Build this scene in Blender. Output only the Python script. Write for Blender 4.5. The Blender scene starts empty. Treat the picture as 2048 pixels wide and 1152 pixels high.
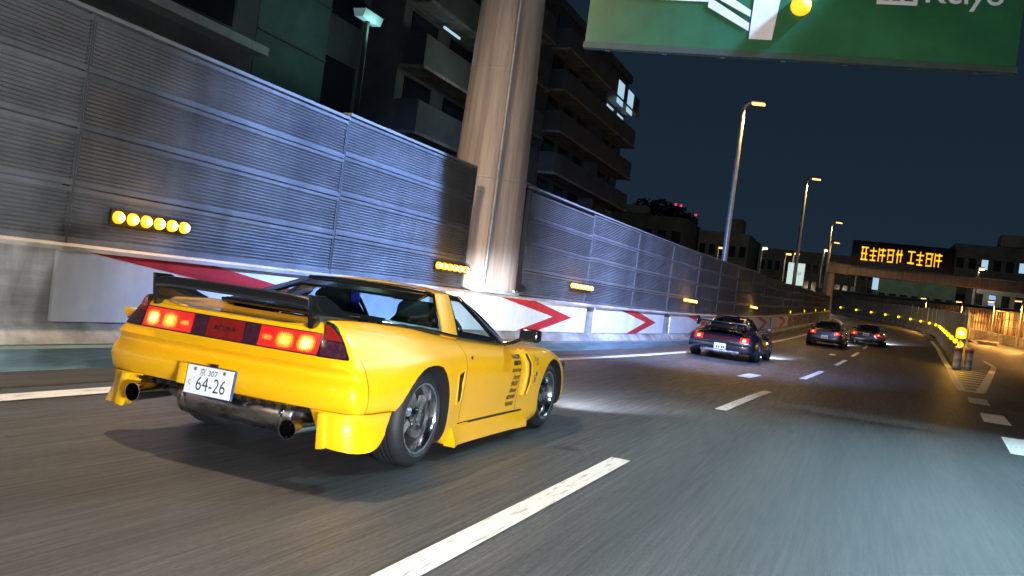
import bpy, bmesh, math, random
from mathutils import Vector, Matrix
from mathutils.bvhtree import BVHTree

random.seed(7)
sc = bpy.context.scene
COL = sc.collection
PI = math.pi
RAD = math.radians

# ------------------------------------------------------------------ camera
def camera():
    cd = bpy.data.cameras.new("camera")
    cam = bpy.data.objects.new("camera", cd)
    COL.objects.link(cam)
    roll, yaw, pitch = RAD(7.45), RAD(21.93), RAD(0.139)
    F = Vector((-math.sin(yaw) * math.cos(pitch), math.cos(yaw) * math.cos(pitch), math.sin(pitch)))
    R = Vector((math.cos(yaw), math.sin(yaw), 0))
    U = R.cross(F)
    e1 = math.cos(roll) * R + math.sin(roll) * U
    e2 = -math.sin(roll) * R + math.cos(roll) * U
    m = Matrix((e1, e2, -F)).transposed().to_4x4()
    m.translation = (0, 0, 1.225)
    cam.matrix_world = m
    cd.sensor_width = 36
    cd.lens = 36 * 1740 / 2048
    cd.clip_start = 0.05
    cd.clip_end = 3000
    sc.camera = cam
camera()

# ------------------------------------------------------------------ world (clear night sky over a lit city)
W = bpy.data.worlds.new("World")
sc.world = W
W.use_nodes = True
nt = W.node_tree
bg = nt.nodes["Background"]
tc = nt.nodes.new("ShaderNodeTexCoord")
sx = nt.nodes.new("ShaderNodeSeparateXYZ")
cr = nt.nodes.new("ShaderNodeValToRGB")
nt.links.new(tc.outputs["Generated"], sx.inputs[0])
nt.links.new(sx.outputs["Z"], cr.inputs[0])
cr.color_ramp.elements[0].position = 0.0
cr.color_ramp.elements[0].color = (0.012, 0.025, 0.040, 1)
cr.color_ramp.elements[1].position = 0.55
cr.color_ramp.elements[1].color = (0.005, 0.010, 0.018, 1)
e = cr.color_ramp.elements.new(0.2)
e.color = (0.0095, 0.020, 0.034, 1)
nt.links.new(cr.outputs[0], bg.inputs[0])
bg.inputs[1].default_value = 1.0
sc.view_settings.view_transform = 'Standard'
sc.view_settings.look = 'None'
sc.view_settings.exposure = 0.0
sc.view_settings.gamma = 1.0
sc.view_settings.use_curve_mapping = False
sc.cycles.use_denoising = True
sc.cycles.max_bounces = 8
sc.cycles.transparent_max_bounces = 16
sc.cycles.sample_clamp_indirect = 6.0
sc.cycles.use_light_tree = True

# ------------------------------------------------------------------ materials
MATS = {}
def mat(name, col, rough=0.5, metal=0.0, coat=0.0, noise=0.0, nscale=8.0, emit=None, es=0.0, spec=0.5,
        bump=0.0, bscale=60.0, stretch=None, col2=None, spread=(0.35, 0.65), rough2=None):
    if name in MATS:
        return MATS[name]
    m = bpy.data.materials.new(name)
    m.use_nodes = True
    n = m.node_tree.nodes
    l = m.node_tree.links
    b = n["Principled BSDF"]
    b.inputs["Base Color"].default_value = (*col, 1)
    b.inputs["Roughness"].default_value = rough
    b.inputs["Metallic"].default_value = metal
    b.inputs["Specular IOR Level"].default_value = spec
    b.inputs["Coat Weight"].default_value = coat
    b.inputs["Coat Roughness"].default_value = 0.04
    if noise or bump or col2:
        t = n.new("ShaderNodeTexCoord")
        mp = n.new("ShaderNodeMapping")
        if stretch:
            mp.inputs["Scale"].default_value = stretch
        l.new(t.outputs["Object"], mp.inputs[0])
    if noise or col2:
        tx = n.new("ShaderNodeTexNoise")
        tx.inputs["Scale"].default_value = nscale
        tx.inputs["Detail"].default_value = 6
        tx.inputs["Roughness"].default_value = 0.65
        l.new(mp.outputs[0], tx.inputs[0])
        r = n.new("ShaderNodeValToRGB")
        r.color_ramp.elements[0].position = spread[0]
        r.color_ramp.elements[1].position = spread[1]
        c2 = col2 if col2 else tuple(min(1, c * (1 + noise)) for c in col)
        c1 = col if col2 else tuple(c * (1 - noise) for c in col)
        r.color_ramp.elements[0].color = (*c1, 1)
        r.color_ramp.elements[1].color = (*c2, 1)
        l.new(tx.outputs["Fac"], r.inputs[0])
        l.new(r.outputs[0], b.inputs["Base Color"])
        if rough2 is not None:
            mr = n.new("ShaderNodeMapRange")
            mr.inputs[1].default_value = spread[0]; mr.inputs[2].default_value = spread[1]
            mr.inputs[3].default_value = rough; mr.inputs[4].default_value = rough2
            l.new(tx.outputs["Fac"], mr.inputs[0])
            l.new(mr.outputs[0], b.inputs["Roughness"])
    if bump:
        tb = n.new("ShaderNodeTexNoise")
        tb.inputs["Scale"].default_value = bscale
        tb.inputs["Detail"].default_value = 4
        l.new(mp.outputs[0], tb.inputs[0])
        bp = n.new("ShaderNodeBump")
        bp.inputs["Strength"].default_value = bump
        bp.inputs["Distance"].default_value = 0.02
        l.new(tb.outputs["Fac"], bp.inputs["Height"])
        l.new(bp.outputs[0], b.inputs["Normal"])
    if emit:
        b.inputs["Emission Color"].default_value = (*emit, 1)
        b.inputs["Emission Strength"].default_value = es
    MATS[name] = m
    return m

def glass_mat(name, tint, refl=0.12):
    if name in MATS:
        return MATS[name]
    m = bpy.data.materials.new(name)
    m.use_nodes = True
    n = m.node_tree.nodes
    l = m.node_tree.links
    for x in list(n):
        if x.type == 'BSDF_PRINCIPLED':
            n.remove(x)
    out = [x for x in n if x.type == 'OUTPUT_MATERIAL'][0]
    tr = n.new("ShaderNodeBsdfTransparent")
    tr.inputs[0].default_value = (*tint, 1)
    gl = n.new("ShaderNodeBsdfGlossy")
    gl.inputs["Roughness"].default_value = 0.02
    fr = n.new("ShaderNodeFresnel")
    ge = n.new("ShaderNodeNewGeometry")
    io = n.new("ShaderNodeMapRange")
    io.inputs[3].default_value = 1.45; io.inputs[4].default_value = 1/1.45
    l.new(ge.outputs["Backfacing"], io.inputs[0])
    l.new(io.outputs[0], fr.inputs[0])
    mx = n.new("ShaderNodeMixShader")
    l.new(fr.outputs[0], mx.inputs[0])
    l.new(tr.outputs[0], mx.inputs[1])
    l.new(gl.outputs[0], mx.inputs[2])
    l.new(mx.outputs[0], out.inputs[0])
    MATS[name] = m
    return m

def asphalt_mat():
    m = bpy.data.materials.new("asphalt")
    m.use_nodes = True
    n = m.node_tree.nodes
    l = m.node_tree.links
    b = n["Principled BSDF"]
    t = n.new("ShaderNodeTexCoord")
    def noise(scale, st, det=5, rough=0.6):
        mp = n.new("ShaderNodeMapping")
        mp.inputs["Scale"].default_value = st
        l.new(t.outputs["Object"], mp.inputs[0])
        x = n.new("ShaderNodeTexNoise")
        x.inputs["Scale"].default_value = scale
        x.inputs["Detail"].default_value = det
        x.inputs["Roughness"].default_value = rough
        l.new(mp.outputs[0], x.inputs[0])
        return x.outputs["Fac"]
    streak = noise(9, (4.0, 0.10, 1), 8, 0.75)     # noise stretched along the lanes, imitating motion-blur streaks in the colour
    grain = noise(70, (1.6, 0.22, 1), 4, 0.7)
    patch = noise(0.5, (1.0, 0.15, 1), 3)
    wide = noise(1.6, (1.0, 0.018, 1), 5)
    def ramp(f, a, b_, c0, c1):
        r = n.new("ShaderNodeMapRange")
        r.inputs[1].default_value = a; r.inputs[2].default_value = b_
        r.inputs[3].default_value = c0; r.inputs[4].default_value = c1
        l.new(f, r.inputs[0])
        return r.outputs[0]
    def mul(a, b_):
        x = n.new("ShaderNodeMath"); x.operation = 'MULTIPLY'
        l.new(a, x.inputs[0]); l.new(b_, x.inputs[1])
        return x.outputs[0]
    v = mul(mul(ramp(streak, .32, .68, .55, 1.5), ramp(grain, .3, .7, .5, 1.55)), mul(ramp(patch, .3, .7, .72, 1.28), ramp(wide, .3, .7, .62, 1.38)))
    mx = n.new("ShaderNodeVectorMath"); mx.operation = 'SCALE'
    mx.inputs[0].default_value = (0.050, 0.051, 0.052)
    l.new(v, mx.inputs["Scale"])
    l.new(mx.outputs[0], b.inputs["Base Color"])
    l.new(ramp(streak, .35, .65, .62, .42), b.inputs["Roughness"])
    bp = n.new("ShaderNodeBump")
    bp.inputs["Strength"].default_value = 0.35
    bp.inputs["Distance"].default_value = 0.006
    l.new(grain, bp.inputs["Height"])
    l.new(bp.outputs[0], b.inputs["Normal"])
    return m

ASPHALT = asphalt_mat()
ASPH2 = mat("old_asphalt", (0.045, 0.043, 0.040), 0.7, noise=0.35, nscale=3, stretch=(3, .3, 1), bump=0.3, bscale=70)
WHITE_LINE = mat("road_paint", (0.80, 0.78, 0.74), 0.55, noise=0.0, col2=(0.20, 0.20, 0.19), nscale=9, stretch=(3.5, .35, 1), spread=(0.53, 0.72), bump=0.2, bscale=80)
CONC = mat("barrier_concrete", (0.33, 0.32, 0.30), 0.75, noise=0.3, nscale=1.6, stretch=(1, .3, 2.5), bump=0.25, bscale=25)
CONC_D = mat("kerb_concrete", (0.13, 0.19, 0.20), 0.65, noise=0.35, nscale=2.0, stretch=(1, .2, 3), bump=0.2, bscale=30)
CONC_L = mat("cap_concrete", (0.46, 0.41, 0.36), 0.7, noise=0.2, nscale=2.0, stretch=(1, .2, 1), bump=0.2, bscale=30)
ALU = mat("louvred_aluminium", (0.150, 0.158, 0.165), 0.40, 0.25, noise=0.16, nscale=1.3, stretch=(1, .5, 2), rough2=0.52)
def weathered(m, st, amount, rnd=.16):
    n = m.node_tree.nodes; l = m.node_tree.links; b = n["Principled BSDF"]
    src = b.inputs["Base Color"].links[0].from_socket
    t = n.new("ShaderNodeTexCoord"); oi = n.new("ShaderNodeObjectInfo")
    ad = n.new("ShaderNodeVectorMath"); ad.operation = 'ADD'
    l.new(t.outputs["Object"], ad.inputs[0]); l.new(oi.outputs["Location"], ad.inputs[1])
    mp = n.new("ShaderNodeMapping"); mp.inputs["Scale"].default_value = st; l.new(ad.outputs[0], mp.inputs[0])
    x = n.new("ShaderNodeTexNoise"); x.inputs["Scale"].default_value = 1.0; x.inputs["Detail"].default_value = 5; x.inputs["Roughness"].default_value = .7
    l.new(mp.outputs[0], x.inputs[0])
    r = n.new("ShaderNodeMapRange"); r.inputs[1].default_value = .38; r.inputs[2].default_value = .62; r.inputs[3].default_value = 1-amount; r.inputs[4].default_value = 1+amount*.5
    l.new(x.outputs["Fac"], r.inputs[0])
    q = n.new("ShaderNodeMapRange"); q.inputs[3].default_value = 1-rnd; q.inputs[4].default_value = 1+rnd
    l.new(oi.outputs["Random"], q.inputs[0])
    mu = n.new("ShaderNodeMath"); mu.operation = 'MULTIPLY'; l.new(r.outputs[0], mu.inputs[0]); l.new(q.outputs[0], mu.inputs[1])
    sc_ = n.new("ShaderNodeVectorMath"); sc_.operation = 'SCALE'; l.new(src, sc_.inputs[0]); l.new(mu.outputs[0], sc_.inputs["Scale"])
    l.new(sc_.outputs[0], b.inputs["Base Color"])
weathered(ALU, (.7, .7, .25), .32, .12)
weathered(CONC, (1.2, 1.2, .35), .45, .0)
weathered(CONC_L, (1.0, .6, 1.0), .4, .0)
ALU_EDGE = mat("aluminium_edge", (0.24, 0.25, 0.25), 0.4, 0.3, noise=0.15, nscale=3)
GALV = mat("galvanised_steel", (0.42, 0.43, 0.44), 0.45, 0.4, noise=0.15, nscale=4)
PILLAR = mat("painted_steel_pillar", (0.42, 0.34, 0.29), 0.5, 0.0, noise=0.28, nscale=1.6, stretch=(5, 5, .22), bump=.15, bscale=30)
BOARD_W = mat("white_sign_sheet", (0.82, 0.83, 0.84), 0.4, noise=0.06, nscale=2)
weathered(BOARD_W, (1.5, 1.5, .5), .10, .05)
BOARD_R = mat("red_sign_sheet", (0.55, 0.03, 0.035), 0.4, noise=0.2, nscale=3)
GREEN = mat("green_sign_sheet", (0.020, 0.12, 0.045), 0.38, noise=0.25, nscale=0.9)
SIGN_W = mat("white_letter_sheet", (0.75, 0.76, 0.76), 0.4, noise=0.08, nscale=6)
PAINT_Y = mat("yellow_car_paint", (0.88, 0.44, 0.003), 0.40, 0.0, coat=1.0, noise=0.03, nscale=2, spec=.3)
PAINT_K = mat("black_car_paint", (0.003, 0.004, 0.007), 0.25, 0.0, coat=1.0, noise=0.2, nscale=3)
PAINT_N = mat("dark_navy_car_paint", (0.004, 0.005, 0.012), 0.28, 0.0, coat=1.0, noise=0.2, nscale=3)
BLACK = mat("black_plastic", (0.008, 0.008, 0.009), 0.4, noise=0.3, nscale=20)
GLOSSK = mat("gloss_black_trim", (0.006, 0.007, 0.008), 0.18, coat=0.8, noise=0.2, nscale=9)
CARBON = mat("carbon_weave", (0.011, 0.011, 0.012), 0.25, coat=0.9, noise=0.6, nscale=150)
VOID = mat("dark_interior", (0.006, 0.006, 0.007), 0.9, noise=0.2, nscale=5)
SEAT = mat("seat_cloth", (0.010, 0.013, 0.013), 0.85, noise=0.3, nscale=30)
BLUE_W = mat("blue_webbing", (0.02, 0.03, 0.42), 0.7, noise=0.1, nscale=40)
RUBBER = mat("tyre_rubber", (0.012, 0.014, 0.017), 0.62, noise=0.25, nscale=14, bump=0.1, bscale=50)
CHROME = mat("polished_alloy", (0.72, 0.73, 0.75), 0.12, 1.0, noise=0.06, nscale=10)
RIMGREY = mat("brushed_alloy", (0.52, 0.53, 0.55), 0.26, 0.9, noise=0.1, nscale=10)
STEEL = mat("exhaust_steel", (0.40, 0.39, 0.40), 0.22, 1.0, noise=0.35, nscale=5, stretch=(1, 3, 3), rough2=0.4)
DISC = mat("brake_iron", (0.10, 0.09, 0.085), 0.4, 0.9, noise=0.2, nscale=20)
LENS_P = mat("smoked_lens", (0.045, 0.012, 0.022), 0.12, coat=1.0, noise=0.35, nscale=30)
LENS_R = mat("dark_red_lens", (0.20, 0.010, 0.008), 0.14, coat=1.0, noise=0.2, nscale=30)
LENS_LIT = mat("lit_red_lens", (0.5, 0.01, 0.01), 0.25, coat=0.6, emit=(1.0, 0.018, 0.012), es=0.95)
def lit_lens(name, bulbs, zc):
    m = bpy.data.materials.new(name); m.use_nodes = True
    n = m.node_tree.nodes; l = m.node_tree.links
    b = n["Principled BSDF"]
    b.inputs["Base Color"].default_value = (.35, .008, .008, 1); b.inputs["Roughness"].default_value = .2; b.inputs["Coat Weight"].default_value = .7
    t = n.new("ShaderNodeTexCoord"); sx_ = n.new("ShaderNodeSeparateXYZ"); l.new(t.outputs["Object"], sx_.inputs[0])
    def M(op, a, c, d=None):
        q = n.new("ShaderNodeMath"); q.operation = op
        for i, v in enumerate((a, c, d)):
            if v is None: continue
            if isinstance(v, (int, float)): q.inputs[i].default_value = v
            else: l.new(v, q.inputs[i])
        return q.outputs[0]
    ax = M('ABSOLUTE', sx_.outputs[0], 0); tot = None
    for (xc, hw, hh, k) in bulbs:
        dx = M('POWER', M('ABSOLUTE', M('DIVIDE', M('SUBTRACT', ax, xc), hw), 0), 3.0)
        dz = M('POWER', M('ABSOLUTE', M('DIVIDE', M('SUBTRACT', sx_.outputs[2], zc), hh), 0), 3.0)
        g = M('MULTIPLY', M('EXPONENT', M('MULTIPLY', M('ADD', dx, dz), -1.0), 0), k)
        tot = g if tot is None else M('MAXIMUM', tot, g)
    nz = n.new("ShaderNodeTexNoise"); nz.inputs["Scale"].default_value = 55; l.new(t.outputs["Object"], nz.inputs[0])
    tot = M('MULTIPLY', tot, M('ADD', M('MULTIPLY', nz.outputs["Fac"], .9), .55))
    r = n.new("ShaderNodeValToRGB"); e = r.color_ramp.elements
    e[0].position = 0; e[0].color = (.62, .006, .006, 1)
    e[1].position = 1; e[1].color = (4.0, 3.4, 1.1, 1)
    for p_, c_ in ((.22, (1.0, .035, .012, 1)), (.48, (1.6, .50, .03, 1)), (.72, (1.9, 1.0, .06, 1))):
        q = e.new(p_); q.color = c_
    wv = n.new("ShaderNodeTexWave"); wv.bands_direction = 'X'; wv.inputs["Scale"].default_value = 26; l.new(t.outputs["Object"], wv.inputs[0])
    bp_ = n.new("ShaderNodeBump"); bp_.inputs["Strength"].default_value = .5; bp_.inputs["Distance"].default_value = .004
    l.new(wv.outputs["Fac"], bp_.inputs["Height"]); l.new(bp_.outputs[0], b.inputs["Normal"])
    tot = M('MULTIPLY', tot, M('ADD', M('MULTIPLY', wv.outputs["Fac"], .22), .86))
    l.new(tot, r.inputs[0]); l.new(r.outputs[0], b.inputs["Emission Color"]); b.inputs["Emission Strength"].default_value = 1.0
    return m
LENS_BRAKE = lit_lens("lit_brake_lens", [(.557, .052, .044, .98), (.418, .058, .044, .78), (.300, .040, .018, .5)], .778)
BULB_Y = mat("lit_tail_bulb", (0.9, 0.5, 0.1), 0.3, emit=(1.0, 0.45, 0.03), es=1.5)
BULB_HOT = mat("tail_bulb_core", (0.9, 0.7, 0.3), 0.3, emit=(1.0, 0.85, 0.35), es=3.5)
PLATE = mat("plate_white", (0.80, 0.82, 0.83), 0.35, noise=0.04, nscale=20)
PLATE_G = mat("plate_green_print", (0.010, 0.05, 0.035), 0.5, noise=0.1, nscale=20)
PLATE_B = mat("plate_blue_frame", (0.03, 0.06, 0.16), 0.3, noise=0.1, nscale=20)
DECAL = mat("black_decal", (0.008, 0.008, 0.008), 0.35, noise=0.1, nscale=20)
GLASS = glass_mat("car_glass", (0.66, 0.74, 0.76))
GLASS_D = glass_mat("smoked_car_glass", (0.25, 0.28, 0.30))
AMBER = mat("amber_lamp_lens", (0.9, 0.5, 0.05), 0.3, emit=(1.0, 0.40, 0.006), es=1.7)
AMBER_CORE = mat("amber_lamp_core", (0.9, 0.7, 0.3), 0.3, emit=(1.0, 0.86, 0.36), es=6.0)
AMBER_Y = mat("yellow_lamp_lens", (0.9, 0.7, 0.05), 0.3, emit=(1.0, 0.72, 0.01), es=2.2)
LAMP_W = mat("warm_lamp_glass", (0.9, 0.8, 0.6), 0.3, emit=(1.0, 0.58, 0.15), es=2.2)
WIN_W = mat("cool_window_light", (0.5, 0.6, 0.7), 0.3, emit=(0.42, 0.66, 0.85), es=0.9)
WIN_T = mat("teal_window_light", (0.3, 0.5, 0.5), 0.3, emit=(0.22, 0.52, 0.58), es=0.6)
WIN_B = mat("blue_window_light", (0.3, 0.4, 0.7), 0.3, emit=(0.12, 0.33, 0.85), es=0.75)
WIN_D = mat("dark_window_glass", (0.01, 0.012, 0.015), 0.12, noise=0.2, nscale=1)
LED_A = mat("amber_led_text", (0.8, 0.5, 0.1), 0.4, emit=(1.0, 0.46, 0.012), es=1.5)
BILL = mat("lit_billboard_face", (0.7, 0.75, 0.72), 0.4, emit=(0.62, 0.78, 0.70), es=0.95)
RED_L = mat("red_beacon", (0.8, 0.02, 0.1), 0.4, emit=(1.0, 0.03, 0.12), es=1.6)
GREEN_L = mat("pale_green_lamp", (0.5, 0.9, 0.6), 0.4, emit=(0.45, 1.0, 0.62), es=1.5)
BLD = mat("dark_render_wall", (0.10, 0.115, 0.115), 0.8, noise=0.25, nscale=0.5)
BLD2 = mat("grey_render_wall", (0.11, 0.12, 0.12), 0.8, noise=0.2, nscale=0.6)
BLD_T = mat("teal_tile_wall", (0.075, 0.15, 0.14), 0.7, noise=0.25, nscale=0.8)
BLD_F = mat("far_grey_wall", (0.22, 0.23, 0.21), 0.85, noise=0.25, nscale=0.2)
EARTH = mat("city_ground", (0.04, 0.04, 0.038), 0.9, noise=0.3, nscale=0.2)
FENCE_M = mat("fence_steel", (0.18, 0.15, 0.12), 0.6, 0.3, noise=0.2, nscale=8)
RAMPWALL = mat("ramp_wall_brown", (0.42, 0.31, 0.21), 0.75, noise=0.10, nscale=.25)
DRUM = mat("drum_plastic", (0.58, 0.52, 0.52), 0.45, noise=0.15, nscale=5)
DRUM_R = mat("drum_red_band", (0.45, 0.08, 0.06), 0.45, noise=0.15, nscale=5)
SCREEN_P = mat("noise_screen_panel", (0.24, 0.23, 0.21), 0.45, 0.2, noise=0.2, nscale=1.0)

# ------------------------------------------------------------------ object helpers
def link(o, parent=None):
    COL.objects.link(o)
    if parent:
        o.parent = parent
    return o

def tag(o, label=None, cat=None, group=None, kind=None):
    if label: o["label"] = label
    if cat: o["category"] = cat
    if group: o["group"] = group
    if kind: o["kind"] = kind
    return o

def thing(name, label, cat, loc=(0, 0, 0), rz=0.0, group=None, rx=0.0):
    o = bpy.data.objects.new(name, None)
    link(o)
    o.empty_display_size = 0.2
    o.location = loc
    o.rotation_euler = (rx, 0, rz)
    return tag(o, label, cat, group)

class MB:
    def __init__(s):
        s.v = []; s.f = []; s.m = []
    def quad(s, a, b, c, d, mi=0):
        i = len(s.v); s.v += [a, b, c, d]; s.f.append((i, i+1, i+2, i+3)); s.m.append(mi)
    def poly(s, pts, mi=0):
        i = len(s.v); s.v += list(pts); s.f.append(tuple(range(i, i+len(pts)))); s.m.append(mi)
    def box(s, x0, x1, y0, y1, z0, z1, mi=0, M=None):
        p = [(x, y, z) for z in (z0, z1) for y in (y0, y1) for x in (x0, x1)]
        if M is not None: p = [tuple(M @ Vector(q)) for q in p]
        i = len(s.v); s.v += p
        for f in ((0,2,3,1),(4,5,7,6),(0,1,5,4),(2,6,7,3),(0,4,6,2),(1,3,7,5)):
            s.f.append(tuple(i+k for k in f)); s.m.append(mi)
        return s
    def prism(s, pts, axis, a0, a1, mi=0):
        """closed outline pts (2D) extruded along axis"""
        def mk(u, v, a):
            return {'x': (a, u, v), 'y': (u, a, v), 'z': (u, v, a)}[axis]
        n = len(pts); i = len(s.v)
        s.v += [mk(u, v, a0) for u, v in pts] + [mk(u, v, a1) for u, v in pts]
        for k in range(n):
            s.f.append((i+k, i+(k+1) % n, i+n+(k+1) % n, i+n+k)); s.m.append(mi)
        s.f.append(tuple(i+k for k in range(n-1, -1, -1))); s.m.append(mi)
        s.f.append(tuple(i+n+k for k in range(n))); s.m.append(mi)
        return s
    def tube(s, pts, r, n=10, mi=0, cap=True, r1=None):
        pts = [Vector(p) for p in pts]
        rings = []
        for k, p in enumerate(pts):
            d = (pts[min(k+1, len(pts)-1)] - pts[max(k-1, 0)]).normalized()
            up = Vector((0, 0, 1)) if abs(d.z) < .9 else Vector((1, 0, 0))
            a = d.cross(up).normalized(); b = d.cross(a).normalized()
            rr = r if r1 is None else r + (r1 - r) * k / max(1, len(pts)-1)
            i = len(s.v)
            s.v += [tuple(p + rr*(math.cos(2*PI*j/n)*a + math.sin(2*PI*j/n)*b)) for j in range(n)]
            rings.append(i)
        for a, b in zip(rings, rings[1:]):
            for j in range(n):
                s.f.append((a+j, a+(j+1) % n, b+(j+1) % n, b+j)); s.m.append(mi)
        if cap:
            s.f.append(tuple(rings[0]+j for j in range(n))); s.m.append(mi)
            s.f.append(tuple(rings[-1]+j for j in range(n-1, -1, -1))); s.m.append(mi)
        return s
    def lathe(s, prof, n=24, axis='z', c=(0, 0, 0), mi=0, mis=None):
        """prof: list of (r, a)"""
        i = len(s.v)
        for r, a in prof:
            for j in range(n):
                t = 2*PI*j/n
                u, v = r*math.cos(t), r*math.sin(t)
                q = {'x': (a, u, v), 'y': (u, a, v), 'z': (u, v, a)}[axis]
                s.v.append((q[0]+c[0], q[1]+c[1], q[2]+c[2]))
        for k in range(len(prof)-1):
            for j in range(n):
                s.f.append((i+k*n+j, i+k*n+(j+1) % n, i+(k+1)*n+(j+1) % n, i+(k+1)*n+j))
                s.m.append(mis[k] if mis else mi)
        return s
    def disc(s, r, a, n=24, axis='z', c=(0, 0, 0), mi=0):
        i = len(s.v)
        for j in range(n):
            t = 2*PI*j/n
            u, v = r*math.cos(t), r*math.sin(t)
            q = {'x': (a, u, v), 'y': (u, a, v), 'z': (u, v, a)}[axis]
            s.v.append((q[0]+c[0], q[1]+c[1], q[2]+c[2]))
        s.f.append(tuple(range(i, i+n))); s.m.append(mi)
        return s
    def mesh(s, name, mats, smooth=None, fix=True):
        me = bpy.data.meshes.new(name)
        me.from_pydata([tuple(v) for v in s.v], [], s.f)
        ms = mats if isinstance(mats, (list, tuple)) else [mats]
        for m in ms: me.materials.append(m)
        for p, mi in zip(me.polygons, s.m): p.material_index = mi
        if fix:
            bm = bmesh.new(); bm.from_mesh(me)
            bmesh.ops.remove_doubles(bm, verts=bm.verts, dist=1e-5)
            bmesh.ops.recalc_face_normals(bm, faces=bm.faces)
            bm.to_mesh(me); bm.free()
        if smooth is not None: shade(me, smooth)
        return me
    def obj(s, name, mats, parent=None, smooth=None, fix=True, loc=None, rot=None):
        o = bpy.data.objects.new(name, s.mesh(name, mats, smooth, fix))
        link(o, parent)
        if loc: o.location = loc
        if rot: o.rotation_euler = rot
        return o

def shade(me, ang=35):
    for p in me.polygons: p.use_smooth = True
    me.set_sharp_from_angle(angle=RAD(ang))

def bevel(o, w=0.01, seg=2, ang=40):
    """bevel the mesh in place"""
    bm = bmesh.new(); bm.from_mesh(o.data)
    es = [e for e in bm.edges if len(e.link_faces) == 2 and e.calc_face_angle(0) > RAD(ang)]
    bmesh.ops.bevel(bm, geom=es, offset=w, segments=seg, affect='EDGES', profile=0.6)
    bm.to_mesh(o.data); bm.free()
    shade(o.data, 50)
    return o

def smooth_sub(o, lv=2, crease=.35):
    bm = bmesh.new(); bm.from_mesh(o.data)
    cl = bm.edges.layers.float.get('crease_edge') or bm.edges.layers.float.new('crease_edge')
    for e in bm.edges:
        if len(e.link_faces) == 2 and e.calc_face_angle(0) > RAD(60): e[cl] = .75
    bm.to_mesh(o.data); bm.free()
    md_ = o.modifiers.new("s", 'SUBSURF'); md_.levels = lv; md_.render_levels = lv
    dg = bpy.context.evaluated_depsgraph_get()
    me = bpy.data.meshes.new_from_object(o.evaluated_get(dg))
    o.modifiers.clear(); o.data = me
    shade(me, 45)
    return o

def mesh_obj(name, me, parent=None):
    return link(bpy.data.objects.new(name, me), parent)

def text_mesh(body, size, shear=0.0, bold=0.0, align='LEFT', spacing=1.0):
    cu = bpy.data.curves.new("lettering", 'FONT')
    cu.body = body; cu.size = size; cu.shear = shear; cu.offset = bold
    cu.align_x = align; cu.resolution_u = 3; cu.space_character = spacing
    o = bpy.data.objects.new("lettering", cu)
    COL.objects.link(o)
    dg = bpy.context.evaluated_depsgraph_get()
    me = bpy.data.meshes.new_from_object(o.evaluated_get(dg))
    bpy.data.objects.remove(o)
    return me

def text_obj(name, body, size, m, parent, M, shear=0.0, bold=0.0, align='LEFT', wscale=1.0, depth=0.0):
    me = text_mesh(body, size, shear, bold, align)
    me.transform(Matrix.Diagonal((wscale, 1, 1, 1)))
    me.materials.clear(); me.materials.append(m)
    if depth:
        bm = bmesh.new(); bm.from_mesh(me)
        r = bmesh.ops.extrude_face_region(bm, geom=list(bm.faces))
        bmesh.ops.translate(bm, verts=[g for g in r['geom'] if isinstance(g, bmesh.types.BMVert)], vec=(0, 0, depth))
        bm.to_mesh(me); bm.free()
    me.transform(M)
    return mesh_obj(name, me, parent)

def spot(name, parent, loc, target, power, col, angle=80, blend=0.6, size=0.15):
    ld = bpy.data.lights.new(name, 'SPOT')
    ld.energy = power; ld.color = col
    ld.spot_size = RAD(angle); ld.spot_blend = blend; ld.shadow_soft_size = size
    o = bpy.data.objects.new(name, ld)
    link(o, parent)
    o.location = loc
    d = Vector(target) - Vector(loc)
    o.rotation_euler = d.to_track_quat('-Z', 'Y').to_euler()
    return o

# ------------------------------------------------------------------ road path
def zs(s):
    if s < 18: return 0.0
    if s < 58: return .0005*(s-18)**2
    return .8+.04*(s-58)
def slope(s):
    return 0.0 if s < 18 else min(.04, .001*(s-18))
def hd(s, straight=False):
    if s < 8: return 0.0
    if s < 16: return .05*(s-8)/8
    if s < 85 or straight: return .05
    return .05-(s-85)/110
_cache = {}
def build_path(straight):
    pts = [(0.0, 0.0)]; ds = .25; x = y = 0.0
    for i in range(1200):
        h = hd((i+.5)*ds, straight)
        x += math.sin(h)*ds; y += math.cos(h)*ds
        pts.append((x, y))
    return pts
PATHS = {False: build_path(False), True: build_path(True)}
def P(s, off=0.0, z=0.0, straight=False):
    h = hd(s, straight)
    if s <= 0:
        x, y = 0.0, s
    else:
        i = int(s/.25); t = s/.25-i
        a, b = PATHS[straight][i], PATHS[straight][i+1]
        x, y = a[0]+(b[0]-a[0])*t, a[1]+(b[1]-a[1])*t
    return Vector((x+off*math.cos(h), y-off*math.sin(h), zs(s)+z))
def frame(s, off=0, z=0, straight=False):
    h = hd(s, straight)
    return P(s, off, z, straight), -h, math.atan(slope(s))
def ribbon(mb, o0, o1, s0, s1, dz=0.004, step=2.0, straight=False, mi=0, o0b=None, o1b=None):
    n = max(1, int(math.ceil((s1-s0)/step)))
    for k in range(n):
        a, b = s0+(s1-s0)*k/n, s0+(s1-s0)*(k+1)/n
        ta, tb = k/n, (k+1)/n
        fa = lambda u, v, t: u if v is None else u+(v-u)*t
        mb.quad(tuple(P(a, fa(o0, o0b, ta), dz, straight)), tuple(P(a, fa(o1, o1b, ta), dz, straight)),
                tuple(P(b, fa(o1, o1b, tb), dz, straight)), tuple(P(b, fa(o0, o0b, tb), dz, straight)), mi)
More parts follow.
